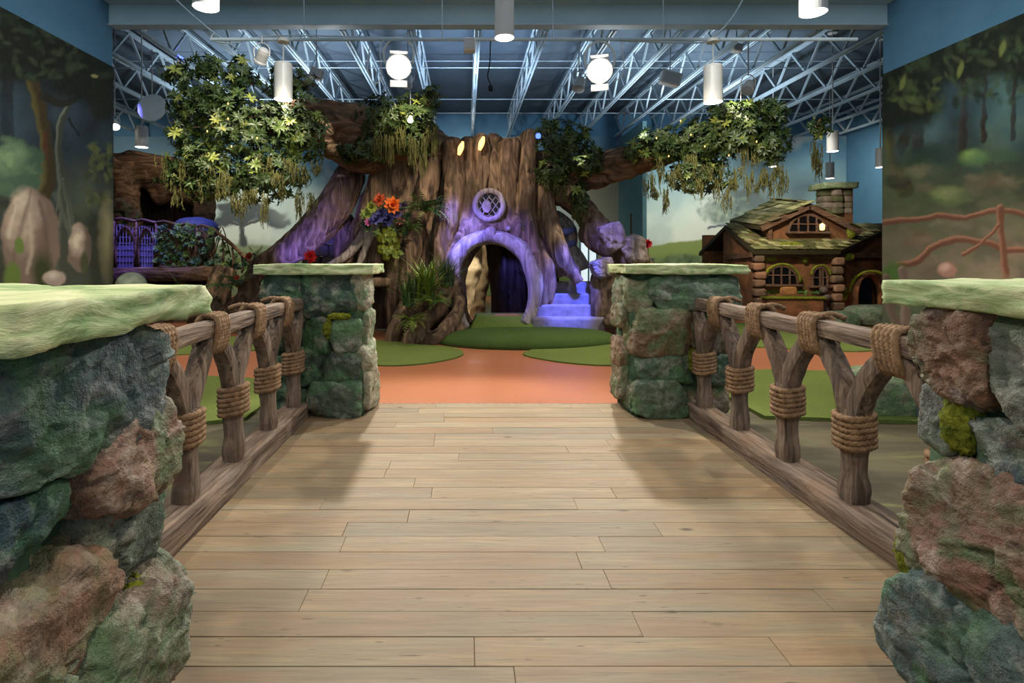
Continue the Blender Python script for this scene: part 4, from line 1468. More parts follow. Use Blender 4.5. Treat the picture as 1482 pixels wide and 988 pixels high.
# arched doorway ring
ring = [(676, 474, 9.95, 6), (668, 462, 9.95, 8), (661, 440, 10.0, 9), (655, 412, 10.05, 11), (657, 384, 10.1, 12), (668, 362, 10.12, 12), (688, 348, 10.12, 11),
        (713, 343, 10.12, 11), (738, 350, 10.12, 11), (758, 366, 10.1, 12), (771, 392, 10.05, 12), (775, 420, 10.0, 11), (770, 448, 9.98, 9), (760, 468, 9.95, 8)]
remeshed('door_arch', [ptube(ring, 60, 12, 0.08, 4)], M['bark_pale'], tree, 0.025, 0.02, 8, (3, 3, 3))
for px, py, r in ((710, 337, 9), (651, 355, 5), (648, 318, 5), (736, 331, 4), (645, 372, 4)):
    mk('knot', rock(P(px, py, 10.05 if r > 8 else 10.22), [r * 10.05 / F, 0.07, r * 10.05 / F], int(px), 10, amp=0.05, power=2, cuts=0), M['bark_pale'], tree, smooth=True)

# round lattice window
wc = P(708, 297, 10.22)
def circ(r, n=40, c=wc): return [(c.x + r * math.cos(2 * math.pi * k / n), c.y, c.z + r * 1.04 * math.sin(2 * math.pi * k / n)) for k in range(n)]
win = mk('round_window', tube(circ(0.265), 0.055, 10, closed=True, lump=0.06), M['bark_pale'], tree, smooth=True)
mk('window_backing', prism_y([(a, c) for a, b, c in circ(0.25)], 10.30, 10.34), M['glass'], win)
for k in range(5):
    a = -0.20 + 0.1 * k
    h = math.sqrt(0.24 ** 2 - a * a)
    mk('lattice_bar', tube([(wc.x + a * .8 + h * .6, 10.25, wc.z + a * .6 - h * .8), (wc.x + a * .8 - h * .6, 10.25, wc.z + a * .6 + h * .8)], 0.011, 6), M['bark_pale'], win)
    mk('lattice_bar', tube([(wc.x + a * .8 - h * .6, 10.27, wc.z - a * .6 - h * .8), (wc.x + a * .8 + h * .6, 10.27, wc.z - a * .6 + h * .8)], 0.011, 6), M['bark_pale'], win)
mk('window_disc', prism_y([(wc.x - 0.05 + 0.085 * math.cos(2 * math.pi * k / 20), wc.z - 0.02 + 0.12 * math.sin(2 * math.pi * k / 20)) for k in range(20)], 10.21, 10.245), M['bark_pale'], win)

# interior of the doorway: dark inner walls, far cream light
inner = [
    [(725, 478, 11.6, 12), (722, 420, 11.6, 12), (718, 370, 11.6, 14), (716, 335, 11.6, 16)],
    [(745, 478, 11.9, 14), (745, 420, 11.9, 14), (742, 370, 11.9, 16), (738, 335, 11.9, 18)],
    [(768, 478, 11.6, 14), (770, 420, 11.6, 14), (766, 370, 11.6, 18), (760, 335, 11.6, 22)],
    [(790, 478, 11.3, 18), (792, 420, 11.3, 16), (790, 370, 11.2, 18), (775, 335, 11.2, 20)],
    [(640, 335, 11.6, 16), (680, 330, 11.6, 22), (740, 330, 11.6, 22)],
    [(640, 480, 11.6, 12), (640, 420, 11.5, 14), (640, 350, 11.5, 16)],
]
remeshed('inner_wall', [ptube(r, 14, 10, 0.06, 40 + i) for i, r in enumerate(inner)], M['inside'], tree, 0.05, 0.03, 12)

# big hollow root on the left, purple lit
rootA = [(515, 236, 11.1, 14), (505, 258, 10.95, 22), (488, 290, 10.85, 25), (462, 325, 10.75, 25), (430, 355, 10.65, 22), (398, 376, 10.6, 18), (372, 388, 10.6, 14)]
remeshed('root', [ptube(rootA, 36, 14, 0.07, 5), ptube([(500, 250, 10.7, 5), (478, 290, 10.55, 6), (450, 330, 10.45, 6), (410, 366, 10.4, 5)], 24, 8, 0.1, 6)],
         M['bark'], tree, 0.03, 0.03, 21, (6, 6, 2))
# slender roots that fall towards the left far pillar
remeshed('root', [ptube([(545, 305, 10.65, 12), (532, 330, 10.5, 9), (518, 352, 10.4, 7), (498, 372, 10.3, 6), (470, 388, 10.3, 5)], 26, 10, 0.08, 7),
                  ptube([(545, 318, 10.5, 8), (535, 345, 10.4, 6), (524, 372, 10.35, 5), (515, 392, 10.35, 4)], 18, 8, 0.08, 8)],
         M['bark_pale'], tree, 0.02, 0.015, 22, (6, 6, 2))
remeshed('root', [ptube([(478, 300, 11.4, 10), (500, 330, 11.4, 18), (505, 380, 11.4, 22)], 12, 10, 0.1, 61)], M['bark'], tree, 0.04, 0.03, 29)
# front root planter under the ferns
front = [
    [(566, 498, 9.35, 9), (575, 470, 9.45, 12), (590, 445, 9.7, 14), (605, 420, 10.0, 14)],
    [(590, 500, 9.15, 11), (602, 482, 9.2, 13), (618, 462, 9.35, 14), (636, 440, 9.6, 14), (648, 410, 9.9, 13)],
    [(615, 502, 9.15, 12), (632, 490, 9.15, 14), (650, 472, 9.3, 13), (664, 450, 9.5, 9), (664, 425, 9.7, 8), (655, 402, 9.9, 8)],
    [(640, 497, 9.3, 12), (655, 484, 9.35, 11), (668, 470, 9.5, 8)],
    [(580, 470, 9.7, 20), (610, 455, 9.8, 24), (640, 450, 9.9, 20)],
    [(570, 495, 9.5, 10), (610, 495, 9.5, 16), (650, 490, 9.5, 14)],
]
remeshed('root', [ptube(r, 18, 10, 0.08, 70 + i) for i, r in enumerate(front)], M['bark'], tree, 0.025, 0.025, 23, (4, 4, 4))
# little side door with lintel
mk('side_lintel', rock(P(543, 408, 10.35), [0.30, 0.16, 0.09], 91, 14, amp=0.12, power=4, cuts=4), M['bark'], tree, smooth=True)
mk('side_door_shade', box(P(533, 0, 10.72).x, P(562, 0, 10.72).x, 10.70, 10.9, 0.05, 0.95), M['inside'], tree)  # dark box painted as the shade inside the small doorway
mk('side_awning', rock(P(546, 378, 10.4), [0.12, 0.14, 0.26], 93, 12, amp=0.14, power=2.4, cuts=5), M['bark'], tree, smooth=True)

# left limb and right limb
limbL = [(640, 235, 11.1, 34), (600, 215, 11.0, 40), (555, 205, 10.9, 40), (510, 190, 10.7, 40), (465, 178, 10.4, 34), (420, 175, 10.0, 26), (370, 178, 9.5, 17), (320, 182, 9.1, 9)]
limbL2 = [(560, 235, 10.8, 14), (530, 235, 10.6, 16), (500, 225, 10.5, 16), (475, 212, 10.4, 14)]
remeshed('limb', [ptube(limbL, 40, 14, 0.10, 9), ptube(limbL2, 20, 10, 0.1, 10)], M['bark_x'], tree, 0.04, 0.05, 24, (1.2, 6, 6))
limbR = [(770, 250, 11.0, 26), (805, 258, 10.9, 25), (845, 252, 10.7, 22), (885, 240, 10.4, 23), (920, 232, 10.2, 21), (960, 222, 10.0, 16), (1000, 214, 9.8, 11), (1050, 205, 9.6, 7), (1100, 200, 9.5, 4)]
limbR2 = [(800, 272, 10.7, 9), (840, 268, 10.55, 9), (880, 260, 10.3, 8), (920, 250, 10.1, 6)]
remeshed('limb', [ptube(limbR, 44, 14, 0.10, 11), ptube(limbR2, 20, 10, 0.1, 12)], M['bark_x'], tree, 0.035, 0.045, 25, (1.2, 6, 6))

# right arching root with the hollow
arcR = [(800, 262, 10.8, 22), (822, 283, 10.6, 18), (845, 306, 10.5, 17), (866, 332, 10.4, 20), (886, 352, 10.3, 20), (905, 375, 10.2, 20), (915, 400, 10.1, 18)]
arcR2 = [(800, 285, 10.55, 10), (830, 296, 10.4, 9), (848, 322, 10.3, 8), (852, 345, 10.25, 9), (872, 362, 10.2, 9), (895, 372, 10.15, 8)]
remeshed('root', [ptube(arcR, 30, 12, 0.12, 13), ptube(arcR2, 24, 10, 0.12, 14)], M['bark'], tree, 0.028, 0.03, 26, (4, 4, 4))
mk('hollow_shade', rock(P(852, 333, 10.24), [0.17, 0.06, 0.27], 95, 14, amp=0.06, power=2, cuts=0, tilt=0.5), M['inside'], tree, smooth=True)  # solid dark lump; its tone paints the shade of the root's opening
# stump ends and rocky roots beside the steps
for i, (px, py, r, h, tl) in enumerate(((886, 345, 17, 44, 0.35), (917, 362, 18, 40, 0.5), (872, 388, 15, 26, 0.3))):
    c = P(px, py, 10.1 - 0.05 * i)
    g = rock((c.x, c.y, c.z), [r * 10.1 / F, 0.24, h * 0.5 * 10.1 / F], 96 + i, 22, amp=0.1, power=6, cuts=7, tilt=-tl, chisel=0.1)
    mk('root_stump', g, M['bark_pale'], tree, smooth=True)
rocky = [
    [(868, 478, 10.0, 10), (866, 440, 10.05, 12), (868, 405, 10.1, 13), (880, 385, 10.15, 14)],
    [(890, 482, 9.9, 14), (886, 450, 9.95, 14), (892, 415, 10.0, 15), (905, 390, 10.1, 15)],
    [(912, 490, 9.8, 16), (908, 455, 9.9, 16), (915, 420, 10.0, 18), (925, 392, 10.05, 16), (940, 375, 10.1, 10)],
    [(875, 470, 9.8, 8), (895, 462, 9.75, 10), (920, 452, 9.7, 10)],
    [(890, 500, 9.6, 8), (905, 485, 9.6, 12), (925, 480, 9.6, 14)],
]
remeshed('root', [ptube(r, 18, 10, 0.12, 80 + i) for i, r in enumerate(rocky)], M['bark'], tree, 0.028, 0.03, 27, (4, 4, 4))
# blue lit slide tube end inside the right root
sl = mk('inner_slide', ptube([(800, 310, 10.9, 10), (815, 335, 10.8, 20), (812, 360, 10.8, 24), (822, 395, 10.8, 34)], 14, 14, 0.05, 15), M['bark_pale'], tree, smooth=True)
for i, (py, r) in enumerate(((333, 23), (352, 26))):
    mk('slide_band', ptube([(800, py, 10.62, 4), (815, py + 3, 10.45, 6), (832, py - 1, 10.6, 4)], 10, 8, 0.05, 16 + i), M['tint'], tree, smooth=True, color=srgb(110, 120, 190))  # bands tinted blue: the blue light is put into their colour

# ------------------------------------------------------------------ stone steps by the doorway
st = thing('stone_steps', 'four blue lit stone steps climbing right of the arch', 'steps', P(818, 0, 10.2).xy.to_3d())
for i, (x0, x1, ty, Y0) in enumerate(((770, 888, 459, 9.86), (772, 862, 441, 10.02), (783, 862, 425, 10.18), (806, 862, 408, 10.34))):
    zt = P(0, ty, Y0).z
    a, b = P(x0, 0, Y0).x, P(x1, 0, Y0).x
    g = slab(a, b, Y0, 10.75, 0.0 if i == 0 else zt - 0.26, zt, 30 + i, (26, 10, 6), 0.018, 5.0, 0.06)
    g[0][:, 2] = np.maximum(g[0][:, 2], 0.0)
    mk('step', g, M['tint'], st, smooth=True, color=srgb(140, 134, 140))

# ------------------------------------------------------------------ foliage
def leaf_geo(L, W, n=4, droop=0.25, fold=0.25):
    """one pointed leaf along +x"""
    V, Fc = [], []
    for i in range(n + 1):
        t = i / n
        w = W * math.sin(math.pi * min(1, t * 0.92 + 0.06)) ** 0.8 * 0.5
        if i == n: w = 0.001
        z = -droop * L * t * t
        V += [(L * t, -w, z + fold * w), (L * t, 0, z), (L * t, w, z + fold * w)]
    for i in range(n):
        a = 3 * i
        Fc += [(a, a + 3, a + 4, a + 1), (a + 1, a + 4, a + 5, a + 2)]
    return np.array(V), Fc


def sprig_geo(seed, k=9, L=0.115, W=0.036):
    r = random.Random(seed)
    gs = []
    for i in range(k):
        g = leaf_geo(L * r.uniform(0.75, 1.1), W * r.uniform(0.8, 1.15), 3, r.uniform(0.1, 0.45))
        Mx = Matrix.Rotation(2 * math.pi * i / k + r.uniform(-.3, .3), 4, 'Z') @ Matrix.Rotation(-r.uniform(0.0, 0.75), 4, 'Y')
        gs.append(xform(g, Mx))
    return join(*gs)


SPR = [sprig_geo(s) for s in range(5)]
SPR_ME = [mesh_of('leaf_sprig', g[0], g[1], M['leaf']) for g in SPR]
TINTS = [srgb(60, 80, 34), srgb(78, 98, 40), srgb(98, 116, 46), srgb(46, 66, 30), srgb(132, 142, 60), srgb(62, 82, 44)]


def cloud(r, blobs, n, shell=0.75, front=0.72):
    """points near the skin of several photo-placed ellipsoids (px, py, Y, rx_px, ry_px, ry depth)"""
    out = []
    wsum = [b[3] * b[4] for b in blobs]
    while len(out) < n:
        b = r.choices(blobs, wsum)[0]
        d = Vector((r.gauss(0, 1), r.gauss(0, 1), r.gauss(0, 1))).normalized()
        if d.y > 0 and r.random() < front: d.y = -d.y
        q = r.uniform(shell, 1.0)
        c = P(b[0], b[1], b[2])
        s = b[2] / F
        out.append((Vector((c.x + d.x * q * b[3] * s, c.y + d.y * q * b[5], c.z + d.z * q * b[4] * s)), d))
    return out


def orient(d, r):
    u = (d + Vector((r.uniform(-.6, .6), r.uniform(-.6, .6), r.uniform(-.3, .6)))).normalized()
    return u.to_track_quat('Z', 'Y').to_matrix().to_4x4() @ Matrix.Rotation(r.uniform(0, 6.28), 4, 'Z')


CL = {
    'left': [(300, 150, 9.0, 60, 48, .35), (355, 190, 8.9, 82, 62, .45), (430, 190, 9.1, 46, 62, .40), (290, 235, 8.8, 48, 40, .30), (375, 258, 8.9, 76, 38, .35), (300, 272, 8.8, 40, 24, .25),
             (250, 262, 8.8, 24, 14, .20), (350, 112, 9.0, 30, 26, .25), (258, 108, 9.0, 22, 22, .2), (300, 100, 9.0, 30, 20, .2), (420, 120, 9.1, 40, 26, .25), (265, 190, 9.0, 24, 26, .25)],
    'middle': [(560, 170, 9.9, 46, 34, .30), (605, 165, 9.9, 34, 34, .28), (540, 215, 10.0, 34, 20, .25), (600, 205, 10.0, 34, 24, .25), (505, 222, 10.1, 22, 14, .2), (625, 140, 9.9, 18, 18, .2)],
    'right': [(815, 205, 10.3, 44, 32, .28), (800, 250, 10.3, 34, 22, .22), (850, 235, 10.2, 24, 22, .2), (790, 190, 10.3, 20, 18, .2), (838, 288, 10.3, 14, 22, .15)],
    'far_right': [(960, 212, 9.7, 46, 30, .32), (1020, 205, 9.6, 52, 38, .36), (1075, 190, 9.5, 50, 42, .36), (1115, 165, 9.5, 26, 22, .25), (1010, 250, 9.6, 52, 30, .3),
                  (1110, 210, 9.5, 34, 30, .28), (1060, 165, 9.5, 36, 22, .25), (915, 220, 9.9, 14, 14, .15), (1185, 185, 9.6, 18, 16, .14)],
}
NSP = {'left': (125, 1500), 'middle': (50, 560), 'right': (40, 420), 'far_right': (85, 1150)}
_mr = random.Random(8)
MOSS = {
    'left': [(240 + 8.4 * i, 212 + _mr.uniform(0, 66) - (10 if i < 4 else 0), _mr.uniform(26, 64), 8.72 - _mr.uniform(0, .15)) for i in range(27)],
    'middle': [(540 + 5.6 * i, 178 + _mr.uniform(0, 26), _mr.uniform(36, 72), 9.75) for i in range(17) if i % 3],
    'right': [(790, 258, 22, 10.1), (805, 262, 24, 10.1), (815, 266, 26, 10.1), (832, 290, 30, 10.2), (838, 296, 34, 10.2), (845, 292, 26, 10.2)],
    'far_right': [(940 + 8 * i, 214 + _mr.uniform(0, 56) - max(0, i - 14) * 3, _mr.uniform(24, 56), 9.45 - _mr.uniform(0, .15)) for i in range(25)] + [(1180, 200, 62, 9.55), (1184, 205, 66, 9.6)],
}


def moss_strand(r, px, py, len_px, Y):
    gs = []
    top = P(px, py, Y)
    L = len_px * Y / F
    for k in range(22):
        a = Vector((top.x + r.gauss(0, 0.036), top.y + r.gauss(0, 0.036), top.z - L * r.uniform(0, 0.55)))
        l = L * r.uniform(0.25, 0.55)
        pts = [a, a + Vector((r.gauss(0, .016), r.gauss(0, .016), -l * .5)), a + Vector((r.gauss(0, .022), r.gauss(0, .022), -l))]
        gs.append(tube(pts, [0.007, 0.008, 0.002], 3))
        for q in range(6):
            c = a + Vector((0, 0, -l * r.uniform(0.1, 0.9)))
            g = leaf_geo(0.042 * r.uniform(.6, 1.4), 0.013, 2, 0.6)
            gs.append(xform(g, Matrix.Translation(c) @ Matrix.Rotation(r.uniform(0, 6.3), 4, 'Z') @ Matrix.Rotation(r.uniform(.2, 1.1), 4, 'Y')))
    return join(*gs)


for ci, (cn, blobs) in enumerate(CL.items()):
    r = random.Random(100 + ci)
    big, rest = NSP[cn]
    lab = {'left': 'leafy mass hanging from the left limb', 'middle': 'leafy mass above the flowers', 'right': 'small leafy mass right of the trunk', 'far_right': 'leafy mass at the end of the right limb'}[cn]
    # branchlets that carry the leaves
    gs = []
    for b in blobs:
        c = P(b[0], b[1], b[2])
        s = b[2] / F
        for q in range(5):
            d = Vector((r.gauss(0, 1), r.gauss(0, .5), r.gauss(0, .7))).normalized()
            e = c + Vector((d.x * b[3] * s * .9, d.y * b[5] * .8, d.z * b[4] * s * .9))
            gs.append(tube([c + Vector((0, 0.1, 0.02)), (c + e) / 2 + Vector((0, 0, .04)), e], [0.03, 0.02, 0.007], 5))
    tag(mk('branchlets', join(*gs), M['bark_x'], tree), kind='stuff')
    # inner mass of leaves, nobody could count them
    V, Fc, n = [], [], 0
    cols = []
    for p, d in cloud(r, blobs, rest, 0.35, 0.6):
        g = SPR[r.randrange(5)]
        v, f = xform(g, Matrix.Translation(p) @ orient(d, r) @ Matrix.Scale(r.uniform(.7, 1.1), 4))
        V.append(v)
        Fc.append(np.array(f) + n)
        n += len(v)
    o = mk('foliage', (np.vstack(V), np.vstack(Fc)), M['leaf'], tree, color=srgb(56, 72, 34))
    tag(o, lab, kind='stuff')
    # front sprigs, each a piece of its own
    for p, d in cloud(r, blobs, big, 0.9, 0.95):
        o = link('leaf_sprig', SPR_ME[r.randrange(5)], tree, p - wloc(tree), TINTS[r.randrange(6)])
        o.rotation_euler = (Matrix.Identity(4) @ orient(d, r)).to_euler()
        k = r.uniform(0.85, 1.25)
        o.scale = (k, k, k)
    for px, py, l, Y in MOSS[cn]:
        tag(mk('moss_strand', moss_strand(r, px, py, l, Y), M['hang'], tree), kind='stuff')
# tiny string lights in the leaves
bulb_me = None
for ci, pts in enumerate((((330, 150), (425, 175), (418, 180), (330, 172), (300, 190), (335, 212), (372, 200)), ((985, 175), (1000, 195), (950, 200), (1055, 225), (1020, 212), (968, 226), (1095, 205)))):
    for px, py in pts:
        Y = 8.42 if ci == 0 else 9.2
        if bulb_me is None:
            g = lathe([(0.002, -0.015), (0.010, -0.006), (0.011, 0.004), (0.007, 0.013), (0.002, 0.016)], 8)
            bulb_me = mesh_of('string_bulb', g[0], g[1], M['amber'], True)
        link('string_bulb', bulb_me, tree, P(px, py, Y) - wloc(tree))
mk('blue_lamp', lathe([(0.002, -0.05), (0.045, -0.03), (0.05, 0.02), (0.03, 0.05), (0.002, 0.055)], 12, P(779, 197, 10.0)), M['blueglow'], tree, smooth=True)


# ------------------------------------------------------------------ ferns, flowers
def frond_geo(r, L, W, droop):
    """fern frond: midrib with leaflets"""
    gs = []
    n = 9
    pts = [Vector((L * t, 0, L * (0.55 * t - droop * t * t))) for t in [i / n for i in range(n + 1)]]
    gs.append(tube(pts, [0.006 * (1 - 0.8 * i / n) for i in range(n + 1)], 4))
    for i in range(1, n + 1):
        w = W * math.sin(math.pi * (i / n) ** 0.7 * 0.93)
        for s in (-1, 1):
            g = leaf_geo(max(w, 0.02), W * 0.32, 2, 0.3)
            gs.append(xform(g, Matrix.Translation(pts[i]) @ Matrix.Rotation(s * 1.0, 4, 'Z')))
    return join(*gs)


def blade_geo(L, W, droop):
    V, Fc = [], []
    n = 5
    for i in range(n + 1):
        t = i / n
        w = W * (1 - t) ** 0.6 * 0.5 + 0.0006
        x, z = L * (0.25 * t + droop * t * t), L * (t - 0.45 * droop * t * t)
        V += [(x, -w, z), (x, 0, z - w * 0.4), (x, w, z)]
    for i in range(n):
        a = 3 * i
        Fc += [(a, a + 3, a + 4, a + 1), (a + 1, a + 4, a + 5, a + 2)]
    return np.array(V), Fc


_fr = random.Random(77)
FROND_ME = [mesh_of('frond', *frond_geo(_fr, 0.42, 0.085, d), M['leaf']) for d in (0.35, 0.6, 0.85)]
BLADE_ME = [mesh_of('blade', *blade_geo(0.5, 0.035, d), M['leaf']) for d in (0.3, 0.7, 1.1)]


def fern(label, base, n, scale, cols, seed, meshes=None, name='fern', spread=(0.1, 0.9), cat='plant', half=False):
    r = random.Random(seed)
    t = thing(name, label, cat, base)
    mk('crown', rock(base, [0.05 * scale] * 3, seed, 6, amp=0.1, power=2, cuts=0), M['moss'], t, smooth=True)
    for i in range(n):
        o = link('frond' if meshes is None else 'blade', r.choice(meshes or FROND_ME), t, (r.gauss(0, .05 * scale), r.gauss(0, .04 * scale), 0), r.choice(cols))
        a = (math.pi + r.uniform(0.0, math.pi)) if half else 2 * math.pi * i / n + r.uniform(-.3, .3)
        o.rotation_euler = (Matrix.Rotation(a, 4, 'Z') @ Matrix.Rotation(-r.uniform(*spread), 4, 'Y')).to_euler()
        k = scale * r.uniform(0.7, 1.15)
        o.scale = (k, k, k)
    return t


GR = [srgb(70, 104, 44), srgb(92, 124, 52), srgb(56, 88, 44), srgb(112, 136, 64)]
YG = [srgb(128, 146, 48), srgb(108, 130, 44), srgb(146, 158, 62)]
BG = [srgb(56, 88, 72), srgb(74, 104, 84), srgb(52, 78, 58), srgb(86, 116, 66)]
fern('tall grassy plant filling the root planter before the tree', P(616, 432, 9.2), 170, 1.2, GR + YG + [srgb(150, 170, 110)], 1, BLADE_ME, 'grass_plant', (-0.2, 0.75))
fern('dark green bushy plant left side of the root planter', P(592, 442, 9.2), 80, 0.95, BG + GR, 2, BLADE_ME, 'grass_plant', (0.0, 0.9))
fern('blue green bladed plant at right end of the root planter', P(646, 414, 9.35), 80, 0.95, BG, 3, BLADE_ME, 'grass_plant', (0.0, 0.8))
fern('yellow green fern drooping from the front of the root planter', P(597, 462, 9.0), 26, 0.75, YG, 4, None, 'fern', (-0.8, 0.3), half=True)
fern('broad leafy fern in the middle of the root planter', P(622, 436, 9.1), 36, 1.0, GR + YG, 8, None, 'fern', (-0.3, 1.0))
fern('bright green fern growing on the trunk beside the round window', P(617, 304, 9.95), 44, 1.1, GR, 5, None, 'fern', (-0.5, 0.8), half=True)
fern('small green fern below the trunk flowers', P(592, 330, 9.95), 22, 0.8, GR, 6, None, 'fern', (-0.5, 0.6), half=True)
fern('small spiky plant growing above the arch right of the knob', P(757, 331, 10.1), 9, 0.4, BG, 7, BLADE_ME, 'fern', (-0.2, 0.8), half=True)


def bloom(parent, c, r, col, petals, seed, layers=3):
    """layered flower head; one mesh"""
    rr = random.Random(seed)
    gs = []
    for l in range(layers):
        for k in range(petals):
            g = leaf_geo(r * (1 - 0.22 * l), r * 0.5, 3, -0.25 * l)
            gs.append(xform(g, Matrix.Rotation(2 * math.pi * (k + l * .5) / petals + rr.uniform(-.2, .2), 4, 'Z') @ Matrix.Rotation(-0.25 - 0.42 * l, 4, 'Y')))
    g = join(*gs)
    g = xform(g, Matrix.Translation(c) @ Matrix.Rotation(1.25 + rr.uniform(-.3, .3), 4, 'X') @ Matrix.Rotation(rr.uniform(-.4, .4), 4, 'Y'))
    return mk('bloom', g, M['tint'], parent, color=col)


bq = thing('flower_basket', 'mixed orange, blue and pink flowers spilling moss on the trunk', 'flowers', P(562, 330, 10.15))
r = random.Random(5)
for px, py, R, col, pt in ((568, 297, 11, (236, 112, 36), 9), (550, 290, 9, (222, 96, 52), 8), (538, 300, 8, (170, 182, 74), 8), (530, 310, 8, (150, 170, 84), 8),
                           (553, 312, 10, (70, 72, 138), 9), (562, 318, 10, (56, 56, 116), 9), (545, 318, 9, (84, 84, 150), 9), (534, 322, 6, (218, 116, 170), 8),
                           (580, 320, 6, (196, 128, 116), 7), (584, 300, 7, (84, 62, 104), 8), (575, 310, 7, (96, 88, 150), 8)):
    bloom(bq, P(px, py, 9.95 + r.uniform(-.04, .04)), 1.3 * R * 10 / F, srgb(*col), pt, int(px))
for i in range(48):
    a = r.uniform(-1.3, 1.3)
    o = link('spike_leaf', r.choice(BLADE_ME), bq, P(556 + r.uniform(-14, 16), 304 + r.uniform(-6, 14), 10.05) - wloc(bq), r.choice(YG + GR + [srgb(210, 160, 70)]))
    o.rotation_euler = (Matrix.Rotation(a, 4, 'Y') @ Matrix.Rotation(r.uniform(0, 6.28), 4, 'Z')).to_euler()
    k = r.uniform(.4, .75)
    o.scale = (k, k, k)
for i in range(22):
    o = link('leaf_sprig', r.choice(SPR_ME), bq, P(558 + r.uniform(-32, 36), 322 + r.uniform(-14, 16), 10.03) - wloc(bq), r.choice(GR + BG))
    o.rotation_euler = (Matrix.Rotation(1.2, 4, 'X') @ Matrix.Rotation(r.uniform(-.6, .6), 4, 'Y')).to_euler()
    k = r.uniform(.6, 1.0)
    o.scale = (k, k, k)
V = []
for i in range(9):
    V.append(rock(P(563 + r.uniform(-11, 11), 336 + i * 4.2, 10.08), [0.13 * (1 - .05 * i), 0.09, 0.10], 200 + i, 9, amp=0.4, power=2.2, cuts=0, rough=8))
mk('trailing_moss', join(*V), M['moss'], bq, smooth=True)
for i in range(30):
    o = link('leaf_sprig', r.choice(SPR_ME), bq, P(563 + r.gauss(0, 9), 338 + r.uniform(0, 34), 9.97) - wloc(bq), r.choice(YG))
    o.rotation_euler = (Matrix.Rotation(1.3, 4, 'X') @ Matrix.Rotation(r.uniform(-.6, .6), 4, 'Y')).to_euler()
    k = r.uniform(.35, .6)
    o.scale = (k, k, k)


def single_flower(label, px, py, Y, R, col, stem_px, seed, leaves=True):
    t = thing('red_flower', label, 'flower', P(px, py + stem_px, Y))
    a, b = P(px, py, Y), P(px, py + stem_px, Y)
    mk('stem', tube([b, (a + b) / 2 + Vector((.02, 0, 0)), a], [0.014, 0.011, 0.008], 6), M['moss'], t)
    bloom(t, a, R * Y / F, srgb(*col), 10, seed, 4)
    rr = random.Random(seed)
    for i in range(5):
        o = link('leaf_sprig', rr.choice(SPR_ME), t, Vector((rr.uniform(-.12, .12), -.02, (a - b).length * rr.uniform(.0, .6))), rr.choice(BG))
        o.scale = (.6, .6, .6)
        o.rotation_euler = (0.9, rr.uniform(-.5, .5), 0)


single_flower('red flower above the left far pillar cap', 450, 371, 9.6, 11, (226, 40, 46), 34, 3)
single_flower('red flower above the right far pillar cap', 937, 353, 9.9, 8, (196, 26, 44), 26, 4)

# ------------------------------------------------------------------ stone cottage
cot = thing('cottage', 'small storybook stone cottage with mossy shingle roof and arched windows', 'cottage', P(1165, 0, 13.6).xy.to_3d())
YF, YB = 13.15, 14.30


def cx_(px, Y=YF): return (px - CX) * Y / F


def cz_(py, Y=YF): return EYE - (py - CY) * Y / F


fx0, fx1 = cx_(1088), cx_(1205)
lx0 = cx_(1052, YB)
rx1 = cx_(1292, YB)
ez = cz_(363)


def arch_pts(x0, x1, z0, z1, n=14, round_=1.0):
    """outline of an arched opening, from bottom left over the top"""
    c, hw = (x0 + x1) / 2, (x1 - x0) / 2
    zs = z1 - hw * round_
    o = [(x0, z0)]
    for k in range(n + 1):
        a = math.pi * (1 - k / n)
        o.append((c + hw * math.cos(a), zs + (z1 - zs) * math.sin(a)))
    o.append((x1, z0))
    return o


# facade and wings
mk('front_wall', box(fx0, fx1, YF, YF + 0.25, 0.012, ez), M['plaster'], cot)
def wing(xa, ya, xb, yb, za, zb, t=0.2):
    V = np.array([(xa, ya, 0.012), (xb, yb, 0.012), (xb, yb + t, 0.012), (xa, ya + t, 0.012), (xa, ya, za), (xb, yb, zb), (xb, yb + t, zb), (xa, ya + t, za)])
    return V, BOXF
mk('side_wall', wing(lx0, YB, fx0, YF, cz_(330, YB), ez), M['plaster'], cot)
mk('side_wall', wing(fx1, YF, rx1, YB, ez, cz_(330, YB)), M['plaster'], cot)
mk('back_wall', box(lx0, rx1, 15.6, 15.8, 0.012, 2.1), M['plaster'], cot)

# roof board and single shingles
bl, br = Vector((fx0 - 0.05, YF - 0.22, cz_(362, YF - 0.22))), Vector((fx1 + 0.05, YF - 0.22, cz_(362, YF - 0.22)))
tl, tr = Vector((lx0 - 0.05, YB, cz_(326, YB))), Vector((rx1 + 0.05, YB, cz_(326, YB)))
roof = mk('roof', (np.array([tuple(v) for v in (bl, br, tr, tl)] + [tuple(v + Vector((0, 0.03, -0.10))) for v in (bl, br, tr, tl)]),
                   [(0, 1, 2, 3), (7, 6, 5, 4), (1, 0, 4, 5), (2, 1, 5, 6), (3, 2, 6, 7), (0, 3, 7, 4)]), M['tint'], cot, color=srgb(62, 58, 34))
mk('back_slope', (np.array([tuple(tl), tuple(tr), (rx1 + .05, 15.9, 1.6), (lx0 - .05, 15.9, 1.6)] + [(tl.x, tl.y, tl.z - .1), (tr.x, tr.y, tr.z - .1), (rx1 + .05, 15.9, 1.5), (lx0 - .05, 15.9, 1.5)]),
                  [(0, 1, 2, 3), (7, 6, 5, 4), (1, 0, 4, 5), (2, 1, 5, 6), (3, 2, 6, 7), (0, 3, 7, 4)]), M['tint'], cot, color=srgb(62, 58, 34))
shm = []
for s in range(4):
    rr = random.Random(s)
    w, l, h = 0.17, 0.20, 0.028
    g = cbox(-w / 2 * rr.uniform(.85, 1), w / 2 * rr.uniform(.85, 1), 0, l, 0, h, 0.008)
    g[0][:, 2] += 0.01 * rr.uniform(-1, 1) * g[0][:, 0] / w
    shm.append(mesh_of('shingle', g[0], g[1], M['tint']))
